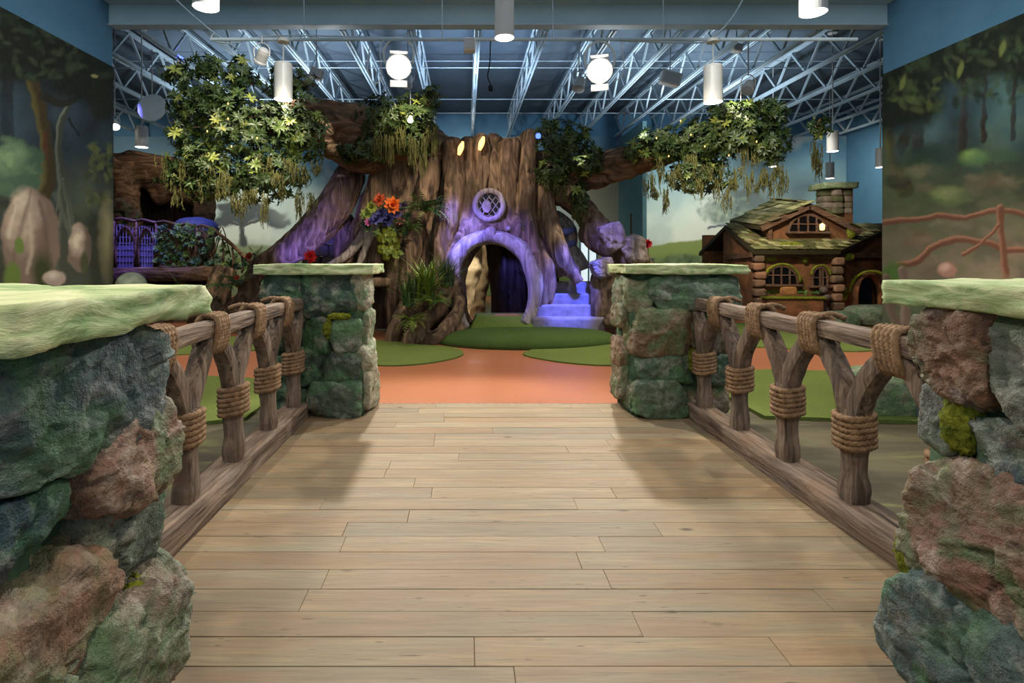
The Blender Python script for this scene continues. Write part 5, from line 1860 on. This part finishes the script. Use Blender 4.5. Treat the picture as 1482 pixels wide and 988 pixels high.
SHC = [srgb(116, 118, 74), srgb(140, 140, 92), srgb(92, 96, 56), srgb(104, 96, 66), srgb(158, 156, 112), srgb(78, 84, 42)]


def shingles(parent, A, B, C, D, rows, pitch, seed):
    """courses on the quad A-B (eave) to D-C (ridge)"""
    rr = random.Random(seed)
    up = ((D + C) / 2 - (A + B) / 2)
    ax = (B - A).normalized()
    nrm = ax.cross(up).normalized()
    if nrm.z < 0: nrm = -nrm
    upn = nrm.cross(ax).normalized()
    if upn.dot(up) < 0: upn = -upn
    R = Matrix((ax, upn, nrm)).transposed().to_4x4()
    if R.determinant() < 0:
        R = Matrix((-ax, upn, nrm)).transposed().to_4x4()
    base = wloc(parent)
    for i in range(rows):
        t = i / rows
        a, b = A.lerp(D, t), B.lerp(C, t)
        L = (b - a).length
        n = max(2, int(L / pitch))
        for k in range(n):
            p = a.lerp(b, (k + 0.5 + (0.25 if i % 2 else -0.1)) / n)
            o = link('shingle', rr.choice(shm), parent, p + nrm * (0.012 + rr.uniform(0, .014)) - base, rr.choice(SHC))
            o.rotation_euler = (R @ Matrix.Rotation(rr.uniform(-.08, .08), 4, 'Z') @ Matrix.Rotation(-0.10, 4, 'X')).to_euler()
            sc = (L / n) / 0.17
            o.scale = (sc * rr.uniform(.9, 1.02), rr.uniform(.9, 1.15) * (up.length / rows) / 0.15, 1)


shingles(roof, bl, br, tr, tl, 10, 0.17, 1)
mk('eave_beam', cbox(fx0 - 0.06, fx1 + 0.06, YF - 0.10, YF + 0.02, ez - 0.16, ez - 0.03, 0.012), M['beam'], cot)
for xa, ya, xb, yb, za, zb in ((lx0, YB - .03, fx0, YF - .03, cz_(372, YB), ez - .10), (fx1, YF - .03, rx1, YB - .03, ez - .10, cz_(372, YB) + .04)):
    mk('wing_beam', bar((xa, ya, za), (xb, yb, zb), 0.10, 0.12), M['beam'], cot)
# dormer
dm = mk('dormer_wall', prism_y([(cx_(1110, 13.45), cz_(356, 13.45)), (cx_(1238, 13.45), cz_(356, 13.45)), (cx_(1236, 13.45), cz_(328, 13.45)), (cx_(1172, 13.45), cz_(298, 13.45)), (cx_(1110, 13.45), cz_(326, 13.45))], 13.45, 14.9), M['plaster'], cot)
for s, ex, ey in ((-1, 1102, 327), (1, 1246, 332)):
    Yd = 13.32
    A = Vector((cx_(ex, Yd), Yd, cz_(ey, Yd)))
    D = Vector((cx_(1172, Yd), Yd, cz_(294, Yd)))
    B, C = A + Vector((0, 1.6, 0.22)), D + Vector((0, 1.6, 0.26))
    q = [A, B, C, D] if s > 0 else [B, A, D, C]
    rb = mk('dormer_roof', (np.array([tuple(v) for v in q] + [tuple(v - Vector((0, 0, .10))) for v in q]), [(0, 1, 2, 3), (7, 6, 5, 4), (1, 0, 4, 5), (2, 1, 5, 6), (3, 2, 6, 7), (0, 3, 7, 4)]), M['tint'], cot, color=srgb(66, 60, 38))
    if s > 0: shingles(rb, A, B, C, D, 6, 0.28, 5)
    else: shingles(rb, B, A, D, C, 6, 0.28, 6)
    mk('verge_board', bar(A + Vector((0, .02, -.07)), D + Vector((0, .02, -.07)), 0.07, 0.13), M['beam'], cot)
    mk('dormer_post', cbox(cx_(1172 + s * 58, 13.4) - .05, cx_(1172 + s * 58, 13.4) + .05, 13.36, 13.46, cz_(350, 13.4), cz_(327, 13.4), 0.01), M['beam'], cot)


def arch_window(px0, px1, py0, py1, Y, bars_v, bars_h, round_, name='window'):
    a = arch_pts(cx_(px0, Y), cx_(px1, Y), cz_(py1, Y), cz_(py0, Y), 14, round_)
    w = mk(name, prism_y(a[::-1], Y - 0.012, Y + 0.02), M['glass'], cot)
    pts = [(x, Y - 0.02, z) for x, z in a]
    mk('frame', tube(pts, 0.03, 6, sq=4), M['beam'], w)
    mk('sill', cbox(a[0][0] - .08, a[-1][0] + .08, Y - 0.10, Y + .01, a[0][1] - .06, a[0][1], .01), M['beam'], w)
    c, hw = (a[0][0] + a[-1][0]) / 2, (a[-1][0] - a[0][0]) / 2
    H = cz_(py0, Y) - cz_(py1, Y)
    for f in bars_v:
        x = c + hw * f
        h = (H - hw * round_) + hw * round_ * math.sqrt(max(0, 1 - f * f))
        mk('mullion', box(x - .016, x + .016, Y - .04, Y - .01, a[0][1], a[0][1] + h), M['beam'], w)
    for f in bars_h:
        z = a[0][1] + H * f
        dz = max(0, f * H - (H - hw * round_)) / (hw * round_)
        xw = hw * math.sqrt(max(0, 1 - dz * dz))
        mk('transom', box(c - xw, c + xw, Y - .036, Y - .012, z - .013, z + .013), M['beam'], w)
    return w


arch_window(1106, 1154, 385, 411, YF - .02, (-.5, 0, .5), (0.5,), 1.0)
arch_window(1175, 1197, 387, 413, YF - .02, (0, .35), (0.45,), 1.3)
arch_window(1141, 1196, 311, 335, 13.42, (-.5, 0, .45), (0.45,), 0.85)
mk('window_lamp', lathe([(0.035, -0.09), (0.055, -0.07), (0.06, 0.04), (0.045, 0.06), (0.01, 0.09)], 10, P(1190, 328, 13.34)), glow('lantern_glow', (1.0, 0.70, 0.30), 1.6), cot, smooth=True)
# moss rims over the openings
for px0, px1, py0, py1, Y in ((1103, 1157, 382, 411, YF), (1172, 1200, 384, 413, YF), (1138, 1199, 352, 357, 13.4), (1228, 1290, 392, 400, 13.5)):
    a = arch_pts(cx_(px0, Y), cx_(px1, Y), cz_(py1, Y), cz_(py0, Y), 12)
    mk('moss_rim', tube([(x, Y - .05, z) for x, z in a[1:-1]], 0.035, 6, lump=0.5, seed=int(px0)), M['moss'], cot, smooth=True)
for px, py, rx, rz, Y in ((1165, 372, 5, 9, YF), (1192, 368, 20, 5, YF), (1112, 372, 12, 6, YF), (1226, 372, 10, 5, 13.3), (1222, 425, 4, 10, 13.3), (1145, 356, 20, 5, 13.2), (1232, 335, 6, 10, 13.4)):
    mk('moss_patch', rock(P(px, py, Y - .03), [rx * Y / F, 0.05, rz * Y / F], int(px + py), 9, amp=0.35, power=2.3, cuts=0, rough=8), M['moss'], cot, smooth=True)
# quoins
rr = random.Random(4)
for px, ys in ((1098, (374, 386, 398, 410, 423, 436, 449)), (1211, (378, 391, 404, 417, 430, 443, 455))):
    for i, py in enumerate(ys):
        w = rr.uniform(7, 10)
        g = rock(P(px + rr.uniform(-1.5, 1.5), py, YF - .06), [w * YF / F, 0.11, 5.8 * YF / F], int(px) + i, 9, amp=0.08, power=5, cuts=4)
        mk('quoin_stone', g, M['tint'], cot, smooth=True, color=srgb(*rr.choice([(150, 112, 84), (120, 98, 78), (134, 104, 82), (104, 86, 66)])))
# chimney of loose stones
for i, (py, w) in enumerate(((306, 22), (298, 21), (289, 22), (280, 20))):
    for k in (-1, 0, 1):
        g = rock(P(1207 + k * 13, py, 14.75 - (0.1 if k == 0 else 0)), [8.2 * 14.75 / F, 0.22, 5.2 * 14.75 / F], 300 + i * 5 + k, 9, amp=0.12, power=4, cuts=5)
        mk('chimney_stone', g, M['tint'], cot, smooth=True, color=srgb(*rr.choice([(150, 134, 112), (128, 122, 88), (166, 146, 128), (110, 110, 70)])))
mk('chimney_cap', slab(cx_(1183, 14.7), cx_(1231, 14.7), 14.4, 15.1, cz_(274, 14.7), cz_(266, 14.7), 3, (16, 10, 3), 0.03, 5), M['cap'], cot, smooth=True)
mk('chimney_core', box(cx_(1190, 14.8), cx_(1225, 14.8), 14.55, 15.05, 1.6, cz_(274, 14.8)), M['plaster'], cot)
# round door in the right wing
d0 = P(1262, 458, 13.45)
dpts = arch_pts(cx_(1236, 13.5), cx_(1292, 13.5), 0.012, cz_(397, 13.5), 16, 1.0)
skew = (YB - YF) / (rx1 - fx1)


def wy(x): return YF + (x - fx1) * skew


V = [(x, wy(x) - 0.02, z) for x, z in dpts]
n = len(V)
dr = mk('door', (np.array(V + [(x, y + 0.015, z) for x, y, z in V]), [tuple(range(n)), tuple(reversed(range(n, 2 * n)))] + [((i + 1) % n, i, n + i, n + (i + 1) % n) for i in range(n)]), M['glass'], cot)
mk('door_surround', tube([(x, y - 0.05, z) for x, y, z in V], 0.075, 8, lump=0.15, seed=3), M['plaster'], dr, smooth=True)
# planter box and sign
mk('planter_box', cbox(cx_(1106, 12.9), cx_(1187, 12.9), 12.75, 13.12, 0.012, cz_(432, 12.9), 0.02), M['plaster'], cot)
mk('planter_rim', cbox(cx_(1104, 12.9), cx_(1189, 12.9), 12.72, 13.14, cz_(432, 12.9), cz_(429, 12.9), 0.01), M['moss'], cot)
sg = rock(P(1141, 421, 12.8), [12 * 12.8 / F, 0.03, 6 * 12.8 / F], 41, 12, amp=0.06, power=6, cuts=3)
mk('sign_board', sg, M['tint'], cot, smooth=True, color=srgb(170, 120, 70))
for i in range(10):
    px = 1110 + i * 8 + rr.uniform(-2, 2)
    if 1128 < px < 1153: continue
    o = link('plant_sprig', rr.choice(SPR_ME), cot, P(px, 424, 12.95) - wloc(cot), rr.choice(GR + BG))
    o.rotation_euler = (rr.uniform(-.3, .9), rr.uniform(-.5, .5), rr.uniform(0, 6))
for i, (px, py) in enumerate(((1192, 420), (1196, 430), (1190, 440), (1194, 448))):
    mk('pot_stone', rock(P(px, py, 12.95), [5 * 12.95 / F, .09, 5 * 12.95 / F], 50 + i, 8, amp=0.1, power=2.4, cuts=3), M['tint'], cot, smooth=True, color=srgb(90, 82, 74))

# ------------------------------------------------------------------ balcony and rock cave on the left
YL = 12.5
bal = thing('balcony', 'raised balcony with twig railing and net panels on the left', 'balcony', P(230, 0, 12.9).xy.to_3d())
bx0, bx1 = P(60, 0, YL).x, P(312, 0, YL).x
mk('platform', box(bx0, bx1, YL + .1, 15.5, P(0, 392, YL).z, P(0, 386, YL).z), M['bark_x'], bal)
mk('rim_beam', timber([(bx0, YL, P(0, 399, YL).z), ((bx0 + bx1) / 2, YL, P(0, 398, YL).z), (bx1, YL, P(0, 395, YL).z)], 0.17, 9, 0.12, n=30), M['bark_x'], bal)
rr = random.Random(9)
zfl = P(0, 387, YL).z
posts = [(128, 318), (165, 318), (198, 320), (226, 322), (262, 326), (285, 328), (308, 331)]
for i, (px, py) in enumerate(posts):
    a, b = P(px, 388, YL), P(px, py, YL)
    mk('twig_post', tube([a, (a + b) / 2 + Vector((rr.uniform(-.04, .04), 0, 0)), b], [.035, .03, .03], 7, lump=.1, seed=i), M['bark_x'], bal, smooth=True)
for i in range(len(posts) - 1):
    a, b = P(posts[i][0], posts[i][1], YL), P(posts[i + 1][0], posts[i + 1][1], YL)
    mk('twig_rail', tube([a, a.lerp(b, .3) + Vector((0, 0, .05)), a.lerp(b, .7) + Vector((0, 0, .02)), b], .032, 7, lump=.12, seed=i + 20), M['bark_x'], bal, smooth=True)
    # arched twig inside the bay
    pts = [Vector((a.x + .05, YL, zfl)), Vector((a.x + .06, YL, a.z - .45)), Vector(((a.x + b.x) / 2, YL, a.z - .16)), Vector((b.x - .06, YL, a.z - .45)), Vector((b.x - .05, YL, zfl))]
    mk('twig_arch', tube(spline(pts, 18), .022, 6, lump=.12, seed=i + 30), M['bark_x'], bal, smooth=True)
    if i < 3:
        net = mk('net_panel', box(a.x + .03, b.x - .03, YL + .05, YL + .056, zfl, a.z - .55), M['tint'], bal, color=srgb(110, 108, 130))
        for k in range(7):
            x = a.x + .04 + (b.x - a.x - .08) * k / 6
            mk('net_cord', box(x - .008, x + .008, YL + .03, YL + .045, zfl, a.z - .1), M['tint'], net, color=srgb(150, 146, 160))
        for k in range(8):
            z = zfl + (a.z - .12 - zfl) * k / 7
            mk('net_cord', box(a.x + .03, b.x - .03, YL + .032, YL + .044, z - .008, z + .008), M['tint'], net, color=srgb(150, 146, 160))
# stair rail
pts = [P(308, 331, YL), P(322, 342, YL - .1), P(338, 356, YL - .3), P(352, 370, YL - .5), P(368, 384, YL - .7)]
mk('stair_rail', tube(spline(pts, 20), .04, 7, lump=.12, seed=50), M['bark_x'], bal, smooth=True)
for i in range(3):
    a, b = P(322 + 14 * i, 345 + 13 * i, YL - .1 - .18 * i), P(322 + 14 * i, 385 + 5 * i, YL - .1 - .18 * i)
    mk('stair_post', tube([b, (a + b) / 2 + Vector((.03, 0, 0)), a], .024, 6, lump=.1, seed=51 + i), M['bark_x'], bal, smooth=True)

vine = thing('leafy_vine', 'leafy vine twined along the balcony railing', 'vine', P(270, 388, YL - .1))
for i in range(150):
    t_ = rr.random()
    px = 222 + 84 * t_ if i < 112 else 306 + 50 * rr.random()
    py = rr.uniform(326, 386) if i < 112 else rr.uniform(332 + (px - 306) * .9, 388)
    o = link('leaf_sprig', rr.choice(SPR_ME), vine, P(px, py, YL - .1) - wloc(vine), rr.choice(GR + BG))
    o.rotation_euler = (1.2 + rr.uniform(-.5, .5), rr.uniform(-.7, .7), 0)
    k = rr.uniform(.5, .95)
    o.scale = (k, k, k)
for k in range(3):
    pts = [P(222 + 42 * q / 3 + 14 * k, 384 - 45 * ((q + k) % 2) - 6 * k, YL - .06) for q in range(7)]
    mk('vine_stem', tube(spline(pts, 30), .014, 5), M['bark_x'], vine, smooth=True)

cave = thing('rock_cave', 'dark brown sculpted rock cave behind the balcony', 'rockwork', P(230, 0, 14.5).xy.to_3d())
cv = [
    [(120, 240, 14.6, 22), (170, 245, 14.5, 20), (185, 290, 14.4, 16), (190, 350, 14.3, 14), (190, 388, 14.3, 14)],
    [(150, 240, 14.8, 20), (200, 246, 14.8, 26), (245, 250, 14.8, 22), (280, 258, 14.7, 18), (296, 285, 14.6, 14), (294, 330, 14.4, 12), (292, 388, 14.4, 12)],
    [(225, 285, 14.9, 14), (255, 275, 14.9, 16), (285, 285, 14.9, 14)],
    [(120, 260, 14.9, 30), (130, 330, 14.9, 34), (130, 390, 14.9, 34)],
]
remeshed('rock_arch', [ptube(q, 18, 10, .12, 90 + i) for i, q in enumerate(cv)], M['bark_x'], cave, 0.06, 0.07, 41, (2, 2, 3))
mk('cave_back_shade', box(P(60, 0, 15.4).x, P(296, 0, 15.4).x, 15.4, 15.6, 1.2, 3.6), M['inside'], cave)  # dark plate standing in for the shade deep in the cave
for i, (px, py, rx, ry) in enumerate(((178, 298, 14, 11), (192, 312, 10, 9), (170, 318, 12, 12))):
    boulder(['largest reddish boulder stacked in the balcony cave', 'small reddish boulder right of the cave stack', 'lower reddish boulder of the cave stack'][i],
            P(px, py, 13.6), [rx * 13.6 / F, .16, ry * 13.6 / F], srgb(120, 72, 56), 400 + i, 12)
dome = mk('slide_hood', rock(P(284, 332, 13.4), [28 * 13.4 / F, .5, 17 * 13.4 / F], 44, 20, amp=.10, power=2.4, cuts=8), M['tint'], None, smooth=True, color=srgb(84, 88, 104))
tag(dome, 'blue lit rounded slide hood on the balcony', 'slide hood')

# rock bank and roots under the balcony
bank = thing('rock_bank', 'brown root covered rock bank under the balcony', 'rockwork', P(280, 460, 11.9))
bk = [
    [(320, 388, 12.2, 9), (312, 412, 12.0, 10), (300, 436, 11.9, 12), (285, 460, 11.8, 12)],
    [(336, 390, 12.1, 9), (322, 420, 11.9, 9), (312, 450, 11.7, 11), (300, 466, 11.6, 10)],
    [(376, 392, 11.7, 14), (368, 412, 11.5, 16), (352, 436, 11.3, 16), (330, 456, 11.2, 14), (305, 468, 11.2, 10)],
    [(395, 400, 11.6, 14), (390, 430, 11.3, 18), (372, 450, 11.1, 16), (350, 466, 11.0, 12)],
    [(150, 462, 12.3, 22), (210, 462, 12.3, 18), (270, 466, 12.2, 16)],
    [(240, 440, 12.4, 16), (262, 450, 12.3, 18), (280, 464, 12.1, 12)],
]
remeshed('bank_rock', [ptube(q, 16, 9, .15, 120 + i) for i, q in enumerate(bk)], M['bark'], bank, 0.04, 0.05, 45, (2, 2, 2))
mk('under_balcony_shade', box(P(60, 0, 13.2).x, P(330, 0, 13.2).x, 13.2, 13.4, 0.012, P(0, 392, 13.2).z), M['inside'], bank)  # dark plate that paints the shade under the platform
for i, px in enumerate((140, 205, 262)):
    mk('support_post', ptube([(px, 462, 12.7, 9), (px + 2, 430, 12.7, 7), (px - 2, 395, 12.7, 8)], 10, 8, .1, 130 + i), M['bark_x'], bank, smooth=True)
fern('bright yellow green fern on the rock bank', P(343, 412, 11.2), 22, 1.0, YG, 21, None, 'fern', (-0.5, 0.9), half=True)
fern('green fern in the shade under the balcony', P(322, 412, 11.5), 16, 0.85, GR, 22, None, 'fern', (-0.5, 0.9), half=True)
fern('dark fern beside the pale dome under the balcony', P(258, 418, 11.7), 16, 0.85, BG, 23, None, 'fern', (-0.4, 0.9), half=True)
fern('leafy plant at the top of the balcony stair', P(372, 378, 11.3), 18, 0.8, GR, 24, None, 'fern', (-0.4, 0.9), half=True)
single_flower('small red flower at the foot of the balcony stair rail', 361, 371, 11.4, 7, (206, 44, 40), 14, 7)
single_flower('second red bloom low on the rock bank fern', 343, 402, 10.9, 5, (196, 70, 50), 8, 9)
gd = P(190, 418, 10.2)
tag(mk('garden_dome', lathe([(0.27, 0.0), (0.272, 0.12), (0.26, 0.2), (0.22, 0.29), (0.15, 0.355), (0.07, 0.39), (0.01, 0.40)], 28, (gd.x, gd.y, P(0, 424, 10.2).z)), M['tint'], None, smooth=True, color=srgb(168, 184, 162)),
    'smooth pale green dome behind the left foreground pillar', 'dome')
tag(mk('dome_plinth', rock((gd.x, gd.y, 0.39), [0.34, 0.3, 0.40], 77, 14, amp=.1, power=4, cuts=6), M['bark'], None, smooth=True), 'brown rock plinth carrying the pale dome', 'rock')

# grey block wall between the roots
bw = thing('stone_blockwork', 'grey stone blocks stacked between the tree roots', 'stonework', P(490, 0, 11.9).xy.to_3d())
for i, py in enumerate((345, 362, 379, 396, 413, 430)):
    for k in range(4):
        px = 452 + 26 * k + (13 if i % 2 else 0)
        mk('block', rock(P(px, py, 11.9), [13 * 11.9 / F, .14, 8.4 * 11.9 / F], 500 + i * 5 + k, 8, amp=.05, power=7, cuts=2), M['tint'], bw, smooth=True, color=srgb(112, 108, 108))

# cream rock seen through the arch
cr = thing('cream_rock', 'cream lit rock column seen through the arch', 'rock', P(680, 0, 13.5).xy.to_3d())
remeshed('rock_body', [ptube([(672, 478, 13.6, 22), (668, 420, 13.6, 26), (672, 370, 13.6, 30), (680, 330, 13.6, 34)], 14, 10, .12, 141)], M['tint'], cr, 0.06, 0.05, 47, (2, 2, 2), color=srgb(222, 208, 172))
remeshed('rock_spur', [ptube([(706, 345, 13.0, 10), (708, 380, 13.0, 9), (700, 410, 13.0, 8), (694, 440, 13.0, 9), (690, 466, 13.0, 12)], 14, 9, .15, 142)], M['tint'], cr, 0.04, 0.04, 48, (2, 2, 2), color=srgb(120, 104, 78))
spot('arch_backlight', P(690, 260, 12.4), P(675, 400, 13.6), 700, WARM, 60, .6, .1)
spot('arch_blue_lamp', P(742, 350, 11.2), P(738, 440, 11.9), 70, BLUE, 50, .6, .05)

# back door recess right of the tree
d1 = thing('door_1', 'brown wooden door post on the back wall', None, P(920, 0, 18.6).xy.to_3d(), kind='structure')
mk('door_post', cbox(P(913, 0, 18.6).x, P(925, 0, 18.6).x, 18.5, 18.7, 0.012, P(0, 308, 18.6).z, 0.02), M['beam'], d1)
mk('door_jamb', cbox(P(925, 0, 18.6).x, P(929, 0, 18.6).x, 18.45, 18.7, 0.012, P(0, 306, 18.6).z, 0.01), M['white'], d1)
tag(mk('wall_pier', box(P(930, 0, 17.4).x, P(936, 0, 17.4).x, 17.4, BY - .02, 0, 5.85), M['wall_low']), kind='structure')
w1 = thing('window_1', 'bright glazed window behind the steps', None, P(851, 0, 19.0).xy.to_3d(), kind='structure')
mk('frame', join(box(P(838, 0, 19).x, P(840, 0, 19).x, 18.9, 19.0, .4, 2.2), box(P(850, 0, 19).x, P(852, 0, 19).x, 18.9, 19.0, .4, 2.2), box(P(862, 0, 19).x, P(864, 0, 19).x, 18.9, 19.0, .4, 2.2)), M['wall_low'], w1)
mk('pane', box(P(839, 0, 19).x, P(851, 0, 19).x, 18.94, 18.96, .4, 2.2), glow('lit_window', (0.82, 0.95, 1.0), 0.75), w1)
mk('pane', box(P(851, 0, 19).x, P(863, 0, 19).x, 18.94, 18.96, .4, 2.2), bpy.data.materials['lit_window'], w1)


# ------------------------------------------------------------------ pendant lamps
def pendant(label, px, y_top, y_bot, w, Y, stem_to, lit=True, power=0):
    b, t_ = P(px, y_bot, Y), P(px, y_top, Y)
    rad = w / 2 * Y / F
    h = t_.z - b.z
    t = thing('pendant_lamp', label, 'lamp', b, 'white cylinder pendant lamps')
    mk('shade', lathe([(rad * .93, 0.02), (rad, 0.0), (rad, h * .94), (rad * .93, h), (rad * .2, h)], 28, b), M['white'], t, smooth=False)
    mk('diffuser', lathe([(rad * .9, -0.004), (rad * .9, 0.015), (rad * .5, 0.016)], 24, b), M['bulb'] if lit else M['white'], t)
    mk('stem', tube([(b.x, Y, t_.z), (b.x, Y, stem_to)], 0.014, 8), M['grey'], t)
    mk('ceiling_cup', lathe([(0.10, -0.05), (0.10, 0.0), (0.03, 0.01)], 16, (b.x, Y, stem_to)), M['white'], t)
    if power:
        spot('pendant_light', (b.x, Y, b.z - 0.03), (b.x, Y, 0), power, NEUT, 100, .8, rad * .8)


pendant('white cylinder pendant hanging before the left foliage', 410, 92, 144, 26, 8.75, P(0, 57, 8.75).z, power=70)
pendant('white cylinder pendant at top centre', 730, -40, 55, 28, 7.6, 6.2, power=70)
pendant('white cylinder pendant above the right foliage', 1032, 95, 148, 26, 8.75, P(0, 57, 8.75).z, power=70)
pendant('white cylinder pendant cut by the frame top left', 298, -45, 11, 36, 6.2, 5.6, power=50)
pendant('white cylinder pendant cut by the frame top right', 1177, -45, 19, 36, 6.2, 5.6, power=50)
pendant('white cylinder pendant far left by the pale disc', 205, 183, 213, 17, 12.5, 6.75, power=45)
pendant('white cylinder pendant far right behind the hanging moss', 1205, 190, 219, 15, 12.6, 6.75, power=45)
pendant('smallest white pendant above the cottage chimney', 1201, 235, 258, 11, 16.5, 6.75, power=30)
pendant('far white pendant half hidden under the right foliage', 1119, 212, 241, 11, 14.5, 6.75, power=30)
pendant('white pendant at the edge of the right mural', 1274, 214, 242, 12, 13.0, 6.75)


# ------------------------------------------------------------------ theatre lamps
def stage_lamp(label, px, py, Y, aim, size, lit, hang_py, doors=True):
    c = P(px, py, Y)
    t = thing('stage_lamp', label, 'spotlight', c)
    q = (Vector(aim) - c).to_track_quat('-Z', 'Y').to_matrix().to_4x4()
    Mx = Matrix.Translation(c) @ q
    s = size
    mk('housing', xform(lathe([(s * .35, s * 1.1), (s * .62, s * .9), (s * .7, s * .5), (s * .7, -s * .5), (s * .82, -s * .62), (s * .82, -s * .8)], 20), Mx), M['white'], t)
    mk('lens', xform(lathe([(s * .72, -s * .83), (s * .66, -s * .90), (s * .3, -s * .95)], 20), Mx), M['flood'] if lit else M['grey'], t)
    if doors:
        for k in (0, 2):
            g = box(-s * .55, s * .55, -.004, .004, -s * .55, 0)
            D = Mx @ Matrix.Rotation(k * math.pi / 2, 4, 'Z') @ Matrix.Translation((0, s * .84, -s * .8)) @ Matrix.Rotation(.55, 4, 'X')
            mk('barn_door', xform(g, D), M['white'], t)
    top = P(px, hang_py, Y)
    if Y > 10.3: top.z = 6.75
    y1 = [c + Vector((-s * .9, 0, 0)), c + Vector((-s * .95, 0, s * .9)), Vector((c.x - s * .4, Y, c.z + s * 1.6)), Vector((c.x + s * .4, Y, c.z + s * 1.6)), c + Vector((s * .95, 0, s * .9)), c + Vector((s * .9, 0, 0))]
    mk('yoke', tube(spline(y1, 20), s * .07, 6), M['white'], t)
    mk('hanger', tube([(c.x, Y, c.z + s * 1.6), (c.x, Y, top.z)], s * .09, 6), M['grey'], t)
    return t


stage_lamp('lit white stage lamp left of centre shining at the bridge', 577, 92, 8.75, (-0.25, 2.2, 0.0), 0.25, True, 57)
stage_lamp('lit white stage lamp right of centre shining at the bridge', 868, 98, 8.75, (0.4, 2.0, 0.0), 0.25, True, 57)
stage_lamp('unlit white stage lamp left of the hanging pendant', 379, 82, 8.6, P(330, 220, 9.5), 0.13, False, 52, False)
stage_lamp('small white spotlight near the right lit stage lamp', 838, 122, 12.0, P(800, 330, 10.6), 0.17, False, 105, False)
stage_lamp('small white spotlight above the right foliage', 1083, 126, 11.0, P(1050, 220, 9.8), 0.15, False, 108, False)
stage_lamp('small white spotlight behind the left lit stage lamp', 590, 118, 12.0, P(560, 300, 10.8), 0.15, False, 102, False)
stage_lamp('glowing floodlight tucked in the right foliage', 1072, 160, 9.45, P(1060, 300, 8.0), 0.065, True, 120, False)
stage_lamp('glowing floodlight tucked in the middle foliage', 594, 172, 9.7, P(585, 300, 8.2), 0.065, True, 130, False)
stage_lamp('lit lamp at the left edge beside the left mural', 166, 180, 12.2, P(200, 330, 10.5), 0.12, True, 150, False)

# speakers, boxes, hanging microphone
for px, py, Y, w, h, lab, tilt in ((680, 66, 8.75, .19, .20, 'small white junction box on the centre joist', 0), (970, 114, 11.5, .42, .28, 'white box speaker right of the lit stage lamp', .25), (458, 107, 11.0, .24, .22, 'small white box speaker behind the left pendant', .3), (1066, 70, 11.5, .2, .16, 'small white box fixture on the right joists', .2)):
    c = P(px, py, Y)
    t = thing('speaker_box', lab, 'speaker', c)
    g = xform(cbox(-w / 2, w / 2, -.1, .1, -h / 2, h / 2, .015), Matrix.Translation(c) @ Matrix.Rotation(tilt, 4, 'Y'))
    mk('cabinet', g, M['white'], t)
    mk('grille', xform(box(-w * .4, w * .4, -.106, -.1, -h * .38, h * .38), Matrix.Translation(c) @ Matrix.Rotation(tilt, 4, 'Y')), M['grey'], t)
    mk('bracket', tube([c, (c.x, Y, P(0, 57, 8.75).z if Y < 10 else 6.75)], .012, 6), M['grey'], t)
c = P(710, 128, 11.0)
mic = thing('hanging_sensor', 'small black sensor on a hanging cable', 'sensor', c)
mk('cable', tube(spline([(c.x, 11, 5.95), (c.x - .02, 11, 5.4), (c.x - .06, 11, c.z + .25), (c.x, 11, c.z + .08)], 14), .012, 6), M['black'], mic)
mk('sensor_head', lathe([(.01, .08), (.05, .05), (.05, -.03), (.03, -.06), (.005, -.065)], 12, c), M['black'], mic)
c = P(220, 156, 11.6)
ds = thing('ceiling_disc', 'round pale blue disc hanging left of the foliage', 'disc', c)
mk('disc', xform(lathe([(.02, -.03), (.30, -.02), (.31, 0), (.30, .02), (.02, .03)], 32), Matrix.Translation(c) @ Matrix.Rotation(math.pi / 2 - .15, 4, 'X')), M['steel'], ds)
mk('cord', tube([c + Vector((0, 0, .28)), (c.x, c.y, 5.95)], .01, 6), M['grey'], ds)

# conduits and hanging bars
def pipe(label, pts, r, mat='steel'):
    o = mk('conduit', tube(spline(pts, 30) if len(pts) > 2 else pts, r, 8), M[mat], None)
    return tag(o, label, 'pipe')


yb = 8.75
pipe('long lighting bar carrying the two lit stage lamps', [P(305, 57, yb), P(1240, 57, yb)], .03)
pipe('thin conduit below the lighting bar with looped end', [P(312, 47, 9.0), P(306, 53, 9.0), P(312, 60, 9.0), P(340, 62, 9.0), P(400, 52, 9.0), P(600, 55, 9.0)], .012)
pipe('thin conduit rising to the right over the header', [P(870, 58, 9.0), P(1000, 62, 9.0), P(1030, 55, 9.0), P(1060, 25, 9.0), P(1085, -20, 9.0)], .014)
pipe('thin conduit rising to the left over the header', [P(345, 72, 9.2), P(300, 40, 9.2), P(255, 0, 9.2), P(235, -20, 9.2)], .014)
pipe('loop of cable beside the left lit stage lamp', [P(535, 68, 8.7), P(532, 100, 8.7), P(542, 120, 8.7), P(552, 110, 8.7), P(550, 70, 8.7), P(556, 57, 8.7)], .008, 'white')
pipe('loop of cable beside the right lit stage lamp', [P(898, 60, 8.7), P(903, 95, 8.7), P(898, 112, 8.7), P(886, 118, 8.7)], .008, 'white')
for i, px in enumerate((440, 640, 800, 960)):
    pipe(['first hanger rod of the lighting bar from the left', 'second hanger rod of the lighting bar from the left', 'third hanger rod of the lighting bar from the left', 'rightmost hanger rod of the lighting bar'][i], [P(px, 57, yb), (P(px, 57, yb).x, yb, 6.3)], .008)
tag(mk('air_vent', cbox(WL + .001, WL + .03, 7.3, 8.45, 6.05, 6.9, .005), M['deck'], None), 'dark square vent panel high on the left wall', 'vent')

# nothing floats unparented; the scene is complete
bpy.context.view_layer.update()
